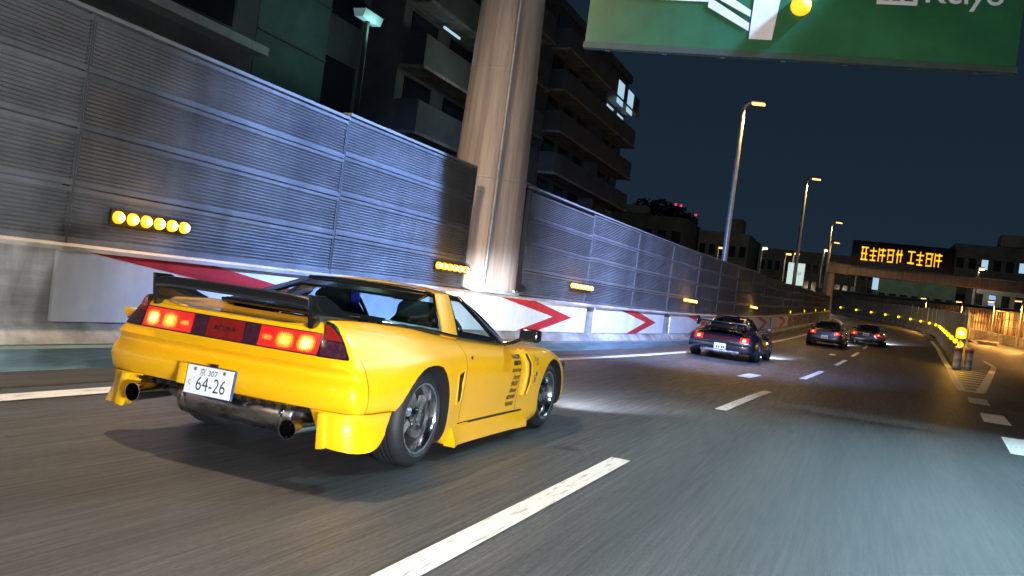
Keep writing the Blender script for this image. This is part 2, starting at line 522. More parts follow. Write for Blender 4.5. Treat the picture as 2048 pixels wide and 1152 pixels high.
def sweep(mb, prof, s0, s1, step=2.0, straight=False, closed=True, caps=True, mis=None, top=None):
    """profile of (off, z) swept along the path; top(s) scales z of points flagged"""
    n = max(1, int(math.ceil((s1-s0)/step)))
    i0 = len(mb.v); m = len(prof)
    for k in range(n+1):
        s = s0+(s1-s0)*k/n
        for (o, z) in prof:
            mb.v.append(tuple(P(s, o, z, straight)))
    r = m if closed else m-1
    for k in range(n):
        for j in range(r):
            j2 = (j+1) % m
            mb.f.append((i0+k*m+j, i0+k*m+j2, i0+(k+1)*m+j2, i0+(k+1)*m+j))
            mb.m.append(mis[j] if mis else 0)
    if caps and closed:
        mb.f.append(tuple(i0+j for j in range(m))); mb.m.append(0)
        mb.f.append(tuple(i0+n*m+j for j in range(m-1, -1, -1))); mb.m.append(0)

# ------------------------------------------------------------------ setting: ground, roads, markings
mb = MB()
mb.quad((-900, -200, -6), (900, -200, -6), (900, 1500, -6), (-900, 1500, -6))
tag(mb.obj("ground", EARTH), kind="structure")
mb = MB()
sweep(mb, [(-9.0, 0), (2.35, 0), (2.35, -1.2), (-9.0, -1.2)], -30, 205, 1.5)
tag(mb.obj("road", ASPHALT, fix=True), kind="structure")
mb = MB()
sweep(mb, [(2.35, -0.002), (16.5, -0.002), (16.5, -1.2), (2.35, -1.2)], -30, 85, 1.5, True)
sweep(mb, [(5.6, -0.002), (16.5, -0.002), (16.5, -1.2), (5.6, -1.2)], 85, 150, 1.5, True)
tag(mb.obj("ramp_road", ASPHALT), kind="structure")
mb = MB()
ribbon(mb, -6.5, -5.86, -30, 150, 0.004)
tag(mb.obj("road_shoulder", ASPH2), kind="structure")

mk = MB()
for a, b in ((-8.2, -3.2), (1.8, 6.8), (11.8, 16.4), (22, 27), (32, 37), (41, 46), (50.5, 55.5), (60, 65), (70, 75)):
    ribbon(mk, -1.70, -1.545, a, b, 0.008, 1.0)
ribbon(mk, -5.62, -5.40, -30, 170, 0.008, 1.0)
ribbon(mk, -2.72, -2.42, 19.3, 20.9, 0.008, 1.0)
ribbon(mk, -2.50, -2.25, 39.6, 40.9, 0.008, 1.0)
for y0, x0 in ((7.2, 1.58), (12.5, 1.92), (17.4, 2.20), (22.6, 2.52)):
    w = .44
    ds = 2.2
    mk.quad(*[(x, y, zs(y)+.008) for x, y in ((x0, y0), (x0+w, y0), (x0+w+.2, y0+ds+.2), (x0+.2, y0+ds+.1))])
def rp(x, y, dz=.008): return (x, y, zs(y)+dz)
def bar(a, b, w):
    a, b = Vector(a), Vector(b)
    n = max(1, int((b-a).length/2))
    d = (b-a).normalized(); q = Vector((d.y, -d.x))*w/2
    for k in range(n):
        p0, p1 = a+(b-a)*k/n, a+(b-a)*(k+1)/n
        mk.quad(rp(*(p0-q)), rp(*(p0+q)), rp(*(p1+q)), rp(*(p1-q)))
bar((2.90, 28.2), (3.86, 43.4), .24)
bar((3.86, 43.4), (4.89, 64.1), .24)
bar((4.89, 64.1), (5.30, 76.0), .24)
bar((2.80, 28.1), (3.46, 28.1), .7)
bar((3.40, 28.3), (6.46, 49.9), .26)
bar((6.46, 49.9), (7.0, 64), .22)
for k in range(8):
    y = 30.0+k*1.75
    t0 = (y-28.2)/15.2; t1 = (y-28.3)/21.6
    bar((2.95+t0*.96, y), (3.36+t1*3.06, y+.1), .45)
tag(mk.obj("lane_markings", WHITE_LINE, fix=False), kind="structure")

# ------------------------------------------------------------------ left concrete barrier
bar_t = thing("concrete_barrier", "low concrete barrier with dark kerb foot running along the left lane", "barrier", (0, 0, 0))
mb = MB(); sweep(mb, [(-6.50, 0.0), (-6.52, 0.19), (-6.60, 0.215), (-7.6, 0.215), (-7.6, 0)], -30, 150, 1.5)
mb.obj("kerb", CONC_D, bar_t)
mb = MB(); sweep(mb, [(-6.585, 0.218), (-6.72, 0.36), (-6.76, 0.40), (-6.78, 1.06), (-7.5, 1.06), (-7.5, 0.218)], -30, 150, 1.5)
mb.obj("wall_body", CONC, bar_t)
mb = MB(); sweep(mb, [(-6.69, 1.062), (-6.69, 1.10), (-6.72, 1.125), (-7.5, 1.125), (-7.5, 1.062)], -30, 150, 1.5)
mb.obj("coping", CONC_L, bar_t)

# ------------------------------------------------------------------ louvred noise wall: every panel its own piece
nw = thing("noise_wall", "tall noise wall of louvred metal panels standing on the left concrete barrier", "noise wall", (0, 0, 0))
ROWH, NR = 0.53, 4
def panel_mesh(L, h, ribs=11):
    m = MB()
    e = 0.018
    y0, y1 = 0.012, L-0.012
    top = h-0.012
    pr = [(0.0, 0.004), (0.025, 0.004), (0.025, 0.05)]
    z = 0.05
    st = (top-0.045-z)/ribs
    for k in range(ribs):
        pr += [(0.024, z+.15*st), (0.002, z+.55*st), (0.012, z+.9*st)]
        z += st
    pr += [(0.028, top-0.04), (0.028, top), (-0.05, top)]
    for (a, za), (b, zb) in zip(pr, pr[1:]):
        m.quad((a, y0, za), (a, y1, za), (b, y1, zb), (b, y0, zb))
    for y in (y0, y1):
        m.quad((-.05, y, 0.004), (0.025, y, 0.004), (0.025, y, top), (-.05, y, top))
    m.quad((-.05, y0, .004), (-.05, y1, .004), (-.05, y1, top), (-.05, y0, top))
    return m.mesh("panel", ALU, fix=False)
bays = [-14, -10, -6, -2, 2, 5.9, 10.1, 14.0, None, 16.5, 20.5, 24.5]
s = 28.5
while s < 104: bays.append(s); s += 4
panel_cache = {}
for a, b in zip(bays, bays[1:]):
    if a is None or b is None: continue
    L = round(b-a, 2)
    if L not in panel_cache: panel_cache[L] = panel_mesh(L, ROWH)
    smid = (a+b)/2
    rise = 0 if a < 10 else (.06 if a < 16.7 else .12)
    nr = NR
    drop = max(0.0, (smid-45)/43*0.75)
    hs = (2.125+rise-drop)/NR/ROWH
    for r in range(nr):
        p, rz, rx = frame(a, -6.86, 1.125+r*ROWH*hs)
        q = P(b, -6.86, 1.125+r*ROWH*hs)
        d = q-p
        o = mesh_obj("panel", panel_cache[L], nw)
        o.location = p
        o.rotation_euler = (math.atan2(d.z, math.hypot(d.x, d.y)), 0, math.atan2(-d.x, d.y))
        o.scale = (1, d.length/L, hs)
post = MB(); post.box(-.07, .020, -.035, .035, 0, 2.30); post_me = post.mesh("post", mat("wall_post_steel", (.085, .088, .092), .5, .2, noise=.25, nscale=3))
for a in [b for b in bays if b is not None]:
    p, rz, rx = frame(a, -6.86, 1.125)
    drop = max(0.0, (a-45)/43*0.75)
    o = mesh_obj("post", post_me, nw); o.location = p; o.rotation_euler = (0, 0, rz)
    o.scale = (1, 1, (2.15+(0 if a < 10 else .06 if a < 16.7 else .12)-drop)/2.30)
for a, b, rise in ((-14, 10.1, 0), (10.1, 14.0, .06), (16.5, 46, .12)):
    m = MB(); sweep(m, [(-6.815, 3.262+rise), (-6.815, 3.30+rise), (-6.95, 3.30+rise), (-6.95, 3.262+rise)], a, b, 2)
    m.obj("top_rail", ALU_EDGE, nw)

# ------------------------------------------------------------------ chevron boards
ORD = ["first", "second", "third", "fourth", "fifth", "sixth", "seventh", "eighth", "ninth", "tenth"]
bs = [(-2.1, 5.15, "white board with faded red chevron, behind the tail of the yellow car"),
      (5.75, 12.75, "white board with red chevron, mostly hidden behind the yellow car's roof"),
      (13.35, 20.45, "white board with red chevron, just ahead of the yellow car's door mirror"),
      (21.1, 27.95, "white board with red chevron, between the yellow car's nose and the winged black coupe"),
      (28.8, 35.8, "white board with red chevron, touching the winged black coupe's left tail lamp"),
      (36.5, 43.5, "white board with red chevron, hidden mostly by the winged black coupe"),
      (44.3, 51.3, "white board with red chevron, just right of the winged black coupe's mirror"),
      (52.0, 59.0, "farthest white board with red chevron, near the small dark coupe")]
CB = -6.745
for bi, (a, b, lab) in enumerate(bs):
    sh = (.85, -1.75)[bi] if bi < 2 else 0.0
    t = thing("chevron_sign", lab, "chevron sign", P(a, CB, .405), 0, "red and white chevron boards on the barrier")
    o = t.location.copy()
    def bp(u, v, d):
        return tuple(P(a+u*(b-a)/7.1, CB+d, .405+v)-o)
    m = MB()
    n = 7
    for k in range(n):
        u0, u1 = 7.1*k/n, 7.1*(k+1)/n
        m.quad(bp(u0, 0, .012), bp(u1, 0, .012), bp(u1, .67, .012), bp(u0, .67, .012))
        m.quad(bp(u0, .67, -.03), bp(u1, .67, -.03), bp(u1, .67, .012), bp(u0, .67, .012))
        m.quad(bp(u0, 0, -.03), bp(u1, 0, -.03), bp(u1, 0, .012), bp(u0, 0, .012))
    m.quad(bp(0, 0, -.03), bp(0, 0, .012), bp(0, .67, .012), bp(0, .67, -.03))
    m.quad(bp(7.1, 0, -.03), bp(7.1, 0, .012), bp(7.1, .67, .012), bp(7.1, .67, -.03))
    m.obj("board", BOARD_W, t)
    m = MB()
    d = .016
    m.poly([bp(2.0+sh, .665, d), bp(3.75+sh, .665, d), bp(6.1+sh, .35, d), bp(4.9+sh, .345, d)])
    m.poly([bp(4.9+sh, .345, d), bp(6.1+sh, .35, d), bp(4.0+sh, .005, d), bp(3.0+sh, .005, d)])
    m.obj("chevron", BOARD_R, t)

# ------------------------------------------------------------------ steel pillar through the wall
pt = thing("steel_pillar", "thick round pale steel pillar rising in front of the dark apartment blocks", "pillar", (-6.92, 15.35, 1.13))
m = MB(); m.lathe([(.76, .05), (.75, .5), (.585, 6.6), (.53, 11)], 40); m.obj("shaft", PILLAR, pt, 60)
m = MB(); m.lathe([(.84, 0), (.84, .05), (.70, .05)], 40); m.obj("base_ring", GALV, pt, 40)
m = MB()
for k in range(26):
    t = 2*PI*k/26
    m.box(-.012, .012, .0, .02, 6.05, 6.65, 0, Matrix.Rotation(t, 4, 'Z') @ Matrix.Translation((0, .63, 0)))
for z in (6.05, 6.2, 6.35, 6.5, 6.65):
    m.lathe([(.62, z), (.655, z), (.655, z+.025), (.62, z+.025)], 40)
m.obj("mesh_collar", FENCE_M, pt)
for z, r_ in ((2.1, .715), (4.2, .658)):
    m = MB(); m.lathe([(r_-.02, z), (r_, z+.008), (r_, z+.03), (r_-.02, z+.038)], 40); m.obj("weld_ring", PILLAR, pt, 40)
m = MB(); m.tube([(.45, -.70, .1), (.42, -.60, 5.9)], .035, 8); m.obj("conduit", GALV, pt, 60)
for k in range(14):
    t_ = 2*PI*k/14
    m = MB(); m.lathe([(.03, .05), (.03, .09), (0, .10)], 8, 'z', (.78*math.cos(t_), .78*math.sin(t_), 0)); m.obj("anchor_bolt", GALV, pt)

# ------------------------------------------------------------------ amber lamps on the noise wall, each blink trail built as six lamps
lamp_m = MB(); lamp_m.lathe([(.062, 0), (.062, .03), (.05, .05), (.0, .058)], 18, 'x'); lamp_me = lamp_m.mesh("lamp", AMBER, 60)
core_m = MB(); core_m.lathe([(.040, .0595), (.0, .064)], 14, 'x'); core_me = core_m.mesh("lamp_core", AMBER_CORE, 60)
abs_ = [(6.42, .178, 1.43, "nearest blinking amber lamp with its trail built as six lamps, above the yellow car's left tail lamp"),
        (13.0, .205, 1.48, "blinking amber lamp with its trail in front of the pale steel pillar's foot"),
        (19.4, .26, 1.52, "blinking amber lamp with its trail just right of the pale steel pillar"),
        (30.6, .36, 1.60, "farthest blinking amber lamp with its trail, left of the black coupe with the wing"),
        (44.5, .36, 1.60, "small blinking amber lamp with its trail just above the winged black coupe's roof")]
for s, sp, z, lab in abs_:
    p, rz, rx = frame(s, -6.80, z)
    t = thing("amber_lamp_trail", lab, "warning lamp", p, rz, "blinking amber lamp trails along the noise wall")
    m = MB(); m.box(-.02, .0, -.08, 5*sp+.08, -.075, .075); m.obj("housing", BLACK, t)
    for k in range(6):
        o = mesh_obj("lamp", lamp_me, t); o.location = (0.001, k*sp, 0)
        if s > 12: o.scale = (1, 1+min(1.0, (s-8)/16), 1)
        c = mesh_obj("lamp_core", core_me, o)
    ld = bpy.data.lights.new("lamp_glow", 'POINT'); ld.energy = 7; ld.color = (1, .5, .06); ld.shadow_soft_size = .3
    lo = link(bpy.data.objects.new("lamp_glow", ld), t); lo.location = (.25, 2.5*sp, 0)
for i_, s in enumerate((60, 68, 76, 84)):
    p, rz, rx = frame(s, -6.80, 1.3)
    t = thing("marker_lamp", ["nearest", "second", "third", "farthest"][i_]+" of four small yellow marker lamps on the far noise wall", "warning lamp", p, rz, "yellow markers on the far noise wall")
    m = MB(); m.box(-.02, .02, -.12, .12, -.1, .1); m.obj("housing", BLACK, t)
    m = MB(); m.lathe([(.09, .021), (.07, .06), (0, .07)], 12, 'x'); m.obj("lens", AMBER_Y, t, 60)

# ------------------------------------------------------------------ street lamps
def street_lamp(loc, h, label, aim, warm=True, power=1500, arm=.62, group="street lamps along the noise wall", cone=150, col=None, r=.15):
    t = thing("street_lamp", label, "street lamp", loc, 0, group)
    a = Vector((aim[0], aim[1])).normalized()
    m = MB(); m.tube([(0, 0, 0), (0, 0, h*.5), (0, 0, h-.15)], r, 14, r1=r*.62); m.obj("pole", GALV, t, 50)
    m = MB(); m.tube([(0, 0, h-.2), (a.x*arm*.3, a.y*arm*.3, h-.02), (a.x*arm*.8, a.y*arm*.8, h+.03)], r*.55, 10); m.obj("arm", GALV, t, 50)
    ang = math.atan2(-a.x, a.y)
    M = Matrix.Translation((a.x*arm*.5, a.y*arm*.5, h)) @ Matrix.Rotation(ang, 4, 'Z') @ Matrix.Rotation(RAD(-4), 4, 'X')
    m = MB(); m.prism([(-.14, .0), (-.17, .06), (-.10, .15), (.10, .15), (.17, .06), (.14, 0)], 'y', 0, .62)
    hd_ = m.obj("lamp_head", GALV, t); hd_.data.transform(M)
    m = MB(); m.prism([(-.155, -.004), (-.12, -.085), (.12, -.085), (.155, -.004)], 'y', .05, .60)
    g = m.obj("lamp_glass", LAMP_W, hd_); g.data.transform(M)
    c = M @ Vector((0, .35, -.18))
    if power:
        spot("lamp_light", t, c, c+Vector((a.x*1.2, a.y*1.2, -10)), power, col or ((1.0, .76, .50) if loc[1] < 20 else (1.0, .58, .20)), cone, .5, .22)
    return t
OW = -7.35
lampspec = [(-19, 10.6, "street lamp assumed behind the camera", 6500), (5.2, 10.4, "street lamp assumed above the yellow car", 4000),  # both lamps stand out of frame and are assumed
            (39.3, 10.7, "tallest street lamp, its pole behind the noise wall right of the apartment block", 2600),
            (64.5, 10.8, "second street lamp along the noise wall, right of the tallest one", 1600),
            (87, 9.6, "third street lamp, above the overhead message gantry's left post", 1200),
            (101, 8.4, "fourth street lamp, lowest of the row by the gantry's left post", 900)]
for s, h, lab, pw in lampspec:
    h0 = hd(s)
    street_lamp(P(s, OW, 0), h, lab, (math.cos(h0), -math.sin(h0)), power=pw)

# ------------------------------------------------------------------ overhead green sign
sg = thing("direction_sign", "large green overhead road sign with white route line and lettering", "road sign", (1.6, 14.0, 5.32), RAD(-172))
# local: +x runs towards the left of the picture, face looks at the camera (+y local)
m = MB(); m.box(0, 6.25, -.06, 0, 0, 3.2); sp_ = m.obj("panel", GREEN, sg)
m = MB()
for x0, x1, z0, z1 in ((0.06, 6.19, .06, .12), (.06, 6.19, 3.08, 3.14), (.06, .12, .12, 3.08), (6.13, 6.19, .12, 3.08)):
    pass
for x in (0.45, 1.35, 2.25, 3.15, 4.05, 4.95, 5.85):
    m.box(x, x+.07, -.14, -.062, -.10, 3.2)
m.obj("stiffener", GALV, sg)
m = MB(); m.box(-.02, 6.27, -.10, .015, -.10, -.003); m.obj("lower_rail", mat("dark_sign_rail", (.03, .06, .045), .5, noise=.2, nscale=4), sg)
def sign_poly(pts, name, d=.006, mm=SIGN_W):
    m = MB(); m.poly([(6.25-x, d, z) for x, z in pts]); return m.obj(name, mm, sp_)
sign_poly([(2.52, .18), (2.86, .18), (2.98, 1.6), (3.02, 3.0), (2.48, 3.0), (2.54, 1.6)], "route_line_and_streak")
sign_poly([(.45, .72), (1.85, .72), (1.85, .86), (.45, .86)], "route_line_and_streak")
sign_poly([(.45, .90), (1.85, .90), (1.85, 1.3), (.45, 1.3)], "route_line_and_streak")
sign_poly([(1.85, .64), (2.5, .30), (2.5, .42), (1.85, .80)], "route_line_and_streak", .007)  # both slanted strips draw a lamp's glow streak in white sheet
sign_poly([(1.85, .84), (2.5, .52), (2.5, .62), (1.85, 1.0)], "route_line_and_streak", .007)
MT = Matrix.Translation((6.25-4.92, .007, .86)) @ Matrix.Rotation(PI, 4, 'Z') @ Matrix.Rotation(PI/2, 4, 'X')
text_obj("lettering", "Keiyo", .46, SIGN_W, sp_, MT, wscale=1.0, bold=.006)
m = MB()
for x0, x1, z0, z1 in ((4.28, 4.84, .80, .86), (4.28, 4.34, .862, 1.30), (4.78, 4.84, .862, 1.30), (4.44, 4.50, .862, 1.15), (4.60, 4.66, .862, 1.15), (4.28, 4.84, 1.302, 1.36)):
    m.quad(*[(6.25-x, .007, z) for x, z in ((x0, z0), (x1, z0), (x1, z1), (x0, z1))])
m.obj("emblem", SIGN_W, sp_)
m = MB(); m.lathe([(.15, .0), (.15, .06), (.09, .13), (0, .15)], 16, 'y', (6.25-3.22, 0.001, .72)); m.obj("lamp_reflection", AMBER, sg, 60)  # glowing knob stands in for a lamp's reflection on the panel
# gantry that carries the sign (beam and mast are above and right of the frame)
gt = thing("sign_gantry", "grey steel mast and beam carrying the green overhead sign", "gantry", (6.9, 14.9, -0.002))
m = MB(); m.tube([(0, 0, 0), (0, 0, 9.2)], .26, 20, r1=.2); m.obj("mast", GALV, gt, 50)
m = MB()
for z in (7.1, 8.3):
    m.box(-12.2, -.1, -.13, .13, z-.13, z+.13, 0, Matrix.Rotation(RAD(5), 4, 'Z'))
m.obj("beam", GALV, gt)
# made-up cool lamps at the sign gantry, added to wash road and wall
def fill_flood(loc, target, power, col, label, cone=110, grp="added cool fill lamps at the sign gantry"):
    t = thing("fill_flood", label, "fill_flood", loc, 0, grp)
    d = (Vector(target)-Vector(loc)).normalized()
    q = d.to_track_quat('-Z', 'Y').to_matrix().to_4x4()
    m = MB(); m.box(-.28, .28, -.18, .18, 0, .18); o = m.obj("housing", GALV, t); o.data.transform(q)
    m = MB(); m.box(-.25, .25, -.15, .15, -.03, -.002); o = m.obj("lamp_glass", WIN_W, t); o.data.transform(q)
    m = MB(); m.tube([(0, 0, .05), (0, 0, .75)], .04, 8); m.obj("bracket", GALV, t)
    spot("fill_light", t, d*.06, d*5, power, col, cone, 1.0, .2)
fill_flood((0.9, 13.6, 8.5), (-6.9, 10.9, 2.2), 27000, (.26, .44, 1.0), "cool blue floodlight added at the sign gantry, aimed at the noise wall", 44)
fill_flood((-1.4, 15.4, 8.4), (-6.9, 26, 1.0), 36000, (.36, .48, 1.0), "cool floodlight added at the sign gantry, facing down the road", 80)
fill_flood((1.8, 14.2, 8.4), (1.8, 9.0, 0), 7500, (.46, .80, 1.0), "cool white floodlight added near the mast of the sign gantry", 95)

# made-up right-hand lamp behind the camera, added to light the yellow car
street_lamp((6.8, -6.5, 0), 8.0, "cool lamp added right of the road, behind the camera", (-1, .2), power=3500, group="added lamp on the right-hand verge", cone=160, col=(.92, .97, 1.0))

# ------------------------------------------------------------------ cars
def smoothcurve(ks, vs, y):
    if y <= ks[0]: return vs[0]
    if y >= ks[-1]: return vs[-1]
    for i in range(len(ks)-1):
        if ks[i] <= y <= ks[i+1]:
            t = (y-ks[i])/(ks[i+1]-ks[i])
            # monotone-ish hermite
            def sl(j):
                if j == 0 or j == len(ks)-1: return 0.0
                a = (vs[j]-vs[j-1])/(ks[j]-ks[j-1]); b = (vs[j+1]-vs[j])/(ks[j+1]-ks[j])
                return 0.0 if a*b <= 0 else 2*a*b/(a+b)
            h = ks[i+1]-ks[i]
            m0, m1 = sl(i)*h, sl(i+1)*h
            return (2*t**3-3*t**2+1)*vs[i]+(t**3-2*t**2+t)*m0+(-2*t**3+3*t**2)*vs[i+1]+(t**3-t**2)*m1
FR = [0, .22, .42, .62, .80, .92, .975]
def hull_mesh(spec):
    ks = spec['keys']; rings = spec['rings']; NRG = len(rings)
    ycols = spec['ycols']
    def ring(r, y):
        return smoothcurve(ks, rings[r][1], y), smoothcurve(ks, rings[r][0], y)   # x, z
    corner = lambda f: 0 if f < .5 else ((f-.5)/.475)**3*spec.get('round', .055)
    rows = []
    for r in range(NRG):
        row = []
        xr, zr = ring(r, ks[0])
        for f in FR:
            z = spec['rearz'](r, f, zr)
            y = spec['yrear'][r]+corner(f)+spec.get('bow', 0.0)*f*f
            row.append((f*xr, y, z))
        for y in ycols:
            x, z = ring(r, y)
            row.append((x, y, z))
        xf, zf = ring(r, ks[-1])
        for f in reversed(FR):
            z = spec['frontz'](r, f, zf)
            row.append((f*xf, spec['yfront'][r]-corner(f)*2.5-.06*f*f, z))
        rows.append(row)
    bm = bmesh.new()
    cache = {}
    def V(p):
        k = (round(p[0], 5), round(p[1], 5), round(p[2], 5))
        if k not in cache: cache[k] = bm.verts.new(p)
        return cache[k]
    def F(*pts):
        vs = []
        for p in pts:
            v = V(p)
            if v not in vs: vs.append(v)
        if len(vs) >= 3:
            try: return bm.faces.new(vs)
            except ValueError: return None
    mir = lambda p: (-p[0], p[1], p[2])
    nc = len(rows[0])
    nf = len(FR)
    for r in range(NRG-1):
        for c in range(nc-1):
            q = (rows[r][c], rows[r][c+1], rows[r+1][c+1], rows[r+1][c])
            F(*q)
            F(*[mir(p) for p in reversed(q)])
    # caps: deck (top) and floor (bottom)
    for r, up in ((NRG-1, True), (0, False)):
        grid = []
        grid.append([rows[r][k] for k in range(nf)]+[None])
        for j, y in enumerate(ycols):
            x, z = ring(r, y)
            line = []
            for f in FR:
                line.append((f*x, y, spec['deckz'](y, f, z) if up else z))
            line.append((x, y, z))
            grid.append(line)
        grid.append([rows[r][nc-1-k] for k in range(nf)]+[None])
        for a, b in zip(grid, grid[1:]):
            for k in range(nf):
                if a[k+1] is None and b[k+1] is None: continue
                if a[k+1] is None: q = (a[k], b[k+1], b[k])
                elif b[k+1] is None: q = (a[k], a[k+1], b[k])
                else: q = (a[k], a[k+1], b[k+1], b[k])
                F(*q); F(*[mir(p) for p in reversed(q)])
    bmesh.ops.recalc_face_normals(bm, faces=bm.faces)
    cl = bm.edges.layers.float.get('crease_edge') or bm.edges.layers.float.new('crease_edge')
    for rr, val, ymax in spec.get('creases', []):
        keys = set((round(p[0], 5), round(p[1], 5), round(p[2], 5)) for p in rows[rr])
        keys |= set((round(-p[0], 5), round(p[1], 5), round(p[2], 5)) for p in rows[rr])
        for e in bm.edges:
            ka = [tuple(round(c, 5) for c in v.co) for v in e.verts]
            if ka[0] in keys and ka[1] in keys and max(v.co.y for v in e.verts) < ymax:
                e[cl] = val
    me = bpy.data.meshes.new("body")
    bm.to_mesh(me); bm.free()
    o = bpy.data.objects.new("tmp", me); COL.objects.link(o)
    md = o.modifiers.new("s", 'SUBSURF'); md.levels = 2; md.render_levels = 2
    cm = MB()
    for (yc, zc, rad, xin) in spec['arches']:
        for sgn in (-1, 1):
            i = len(cm.v)
            ol = spec.get('arch_outline') if yc == 0 else None
            if ol is None:
                ol = [(yc+rad*math.cos(2*PI*j/48), zc+rad*math.sin(2*PI*j/48)) for j in range(48)]
            n = len(ol)
            for a in (sgn*xin, sgn*1.4):
                for (yy, zz) in ol:
                    cm.v.append((a, yy, zz))
            for j in range(n):
                cm.f.append((i+j, i+(j+1) % n, i+n+(j+1) % n, i+n+j)); cm.m.append(0)
            cm.f.append(tuple(i+j for j in range(n))); cm.m.append(0)
            cm.f.append(tuple(i+n+j for j in range(n-1, -1, -1))); cm.m.append(0)
    co = bpy.data.objects.new("cut", cm.mesh("cut", [PAINT_Y])); COL.objects.link(co)
    bo = o.modifiers.new("b", 'BOOLEAN'); bo.object = co; bo.operation = 'DIFFERENCE'; bo.solver = 'EXACT'
    dg = bpy.context.evaluated_depsgraph_get()
    res = bpy.data.meshes.new_from_object(o.evaluated_get(dg))
    bpy.data.objects.remove(o); bpy.data.objects.remove(co)
    return res

def split(bm, test):
    """move faces passing test into a new bmesh"""
    fs = [f for f in bm.faces if test(f)]
    nb = bmesh.new(); vm = {}
    for f in fs:
        vs = []
        for v in f.verts:
            if v not in vm: vm[v] = nb.verts.new(v.co)
            vs.append(vm[v])
        try:
            nf = nb.faces.new(vs); nf.material_index = f.material_index
        except ValueError: pass
    bmesh.ops.delete(bm, geom=fs, context='FACES')
    loose = [v for v in bm.verts if not v.link_faces]
    bmesh.ops.delete(bm, geom=loose, context='VERTS')
    return nb
def bisect(bm, co, no, region):
    fs = [f for f in bm.faces if region(f.calc_center_median())]
    geom = set(fs)
    for f in fs:
        geom.update(f.verts); geom.update(f.edges)
    bmesh.ops.bisect_plane(bm, geom=list(geom), plane_co=co, plane_no=no, dist=1e-5)
def gap(bm, co, no, region, w=.006):
    n = Vector(no).normalized(); c = Vector(co)
    bisect(bm, c-n*w/2, n, region); bisect(bm, c+n*w/2, n, region)
    fs = [f for f in bm.faces if region(f.calc_center_median()) and abs((f.calc_center_median()-c).dot(n)) < w/2]
    bmesh.ops.delete(bm, geom=fs, context='FACES')
def bm_obj(name, bm, mats, parent, ang=40, bv=None):
    me = bpy.data.meshes.new(name)
    bm.to_mesh(me); bm.free()
    for m in mats: me.materials.append(m)
    shade(me, ang)
    return mesh_obj(name, me, parent)

def in_poly(x, y, poly):
    c = False; n = len(poly)
    for i in range(n):
        x1, y1 = poly[i]; x2, y2 = poly[(i+1) % n]
        if (y1 > y) != (y2 > y) and x < (x2-x1)*(y-y1)/(y2-y1)+x1: c = not c
    return c

def patch(name, parent, a0, a1, b0, b1, m, bulge=0.0, nu=8, nv=6, u=(0, 1), v=(0, 1), off=0.0, thick=0.0, outward=None):
    """quad patch from belt edge a0-a1 to roof edge b0-b1, optionally a sub-window of it"""
    a0, a1, b0, b1 = [Vector(p) for p in (a0, a1, b0, b1)]
    nrm = (a1-a0).cross(b0-a0).normalized()
    if outward is not None and nrm.dot(Vector(outward)) < 0: nrm = -nrm
    mb = MB()
    def pt(uu, vv, d=0):
        p = (a0.lerp(a1, uu)).lerp(b0.lerp(b1, uu), vv)
        return p+nrm*(bulge*4*vv*(1-vv)*.5+bulge*4*uu*(1-uu)*.5+off+d)
    for i in range(nu):
        for j in range(nv):
            U0, U1 = u[0]+(u[1]-u[0])*i/nu, u[0]+(u[1]-u[0])*(i+1)/nu
            V0, V1 = v[0]+(v[1]-v[0])*j/nv, v[0]+(v[1]-v[0])*(j+1)/nv
            mb.quad(*[tuple(pt(*q)) for q in ((U0, V0), (U1, V0), (U1, V1), (U0, V1))])
    if thick:
        mb2 = MB()
        for i in range(nu):
            for j in range(nv):
                U0, U1 = u[0]+(u[1]-u[0])*i/nu, u[0]+(u[1]-u[0])*(i+1)/nu
                V0, V1 = v[0]+(v[1]-v[0])*j/nv, v[0]+(v[1]-v[0])*(j+1)/nv
                mb.quad(*[tuple(pt(*q, -thick)) for q in ((U0, V0), (U0, V1), (U1, V1), (U1, V0))])
        for (p, q) in (((u[0], v[0]), (u[1], v[0])), ((u[1], v[0]), (u[1], v[1])), ((u[1], v[1]), (u[0], v[1])), ((u[0], v[1]), (u[0], v[0]))):
            n = nu if p[1] == q[1] else nv
            for k in range(n):
                s0 = (p[0]+(q[0]-p[0])*k/n, p[1]+(q[1]-p[1])*k/n)
                s1 = (p[0]+(q[0]-p[0])*(k+1)/n, p[1]+(q[1]-p[1])*(k+1)/n)
                mb.quad(tuple(pt(*s0)), tuple(pt(*s0, -thick)), tuple(pt(*s1, -thick)), tuple(pt(*s1)))
    return mb.obj(name, m, parent, 40)
def framed(parent, wname, a0, a1, b0, b1, glass, fm, w=(.06, .06, .08, .08), bulge=0.0, mir=False, outward=None, nu=8, nv=6):
    """window: black frame of four strips and an inset pane as its child"""
    pts = [a0, a1, b0, b1]
    if mir: pts = [(-p[0], p[1], p[2]) for p in pts]; outward = (-outward[0], outward[1], outward[2])
    l, r, b, t = w
    f0 = patch("window_frame", parent, *pts, fm, bulge, nu, 2, (0, 1), (0, b), .004, .02, outward)
    others = [patch("x", None, *pts, fm, bulge, nu, 2, (0, 1), (1-t, 1), .004, .02, outward)]
    if l: others.append(patch("x", None, *pts, fm, bulge, 2, nv, (0, l), (b, 1-t), .004, .02, outward))
    if r: others.append(patch("x", None, *pts, fm, bulge, 2, nv, (1-r, 1), (b, 1-t), .004, .02, outward))
    bm = bmesh.new(); bm.from_mesh(f0.data)
    for o in others:
        bm.from_mesh(o.data); bpy.data.objects.remove(o)
    bm.to_mesh(f0.data); bm.free()
    shade(f0.data, 40)
    g = patch(wname, f0, *pts, glass, bulge, nu, nv, (l*.8, 1-r*.8), (b*.8, 1-t*.8), -.008, 0, outward)
    return f0

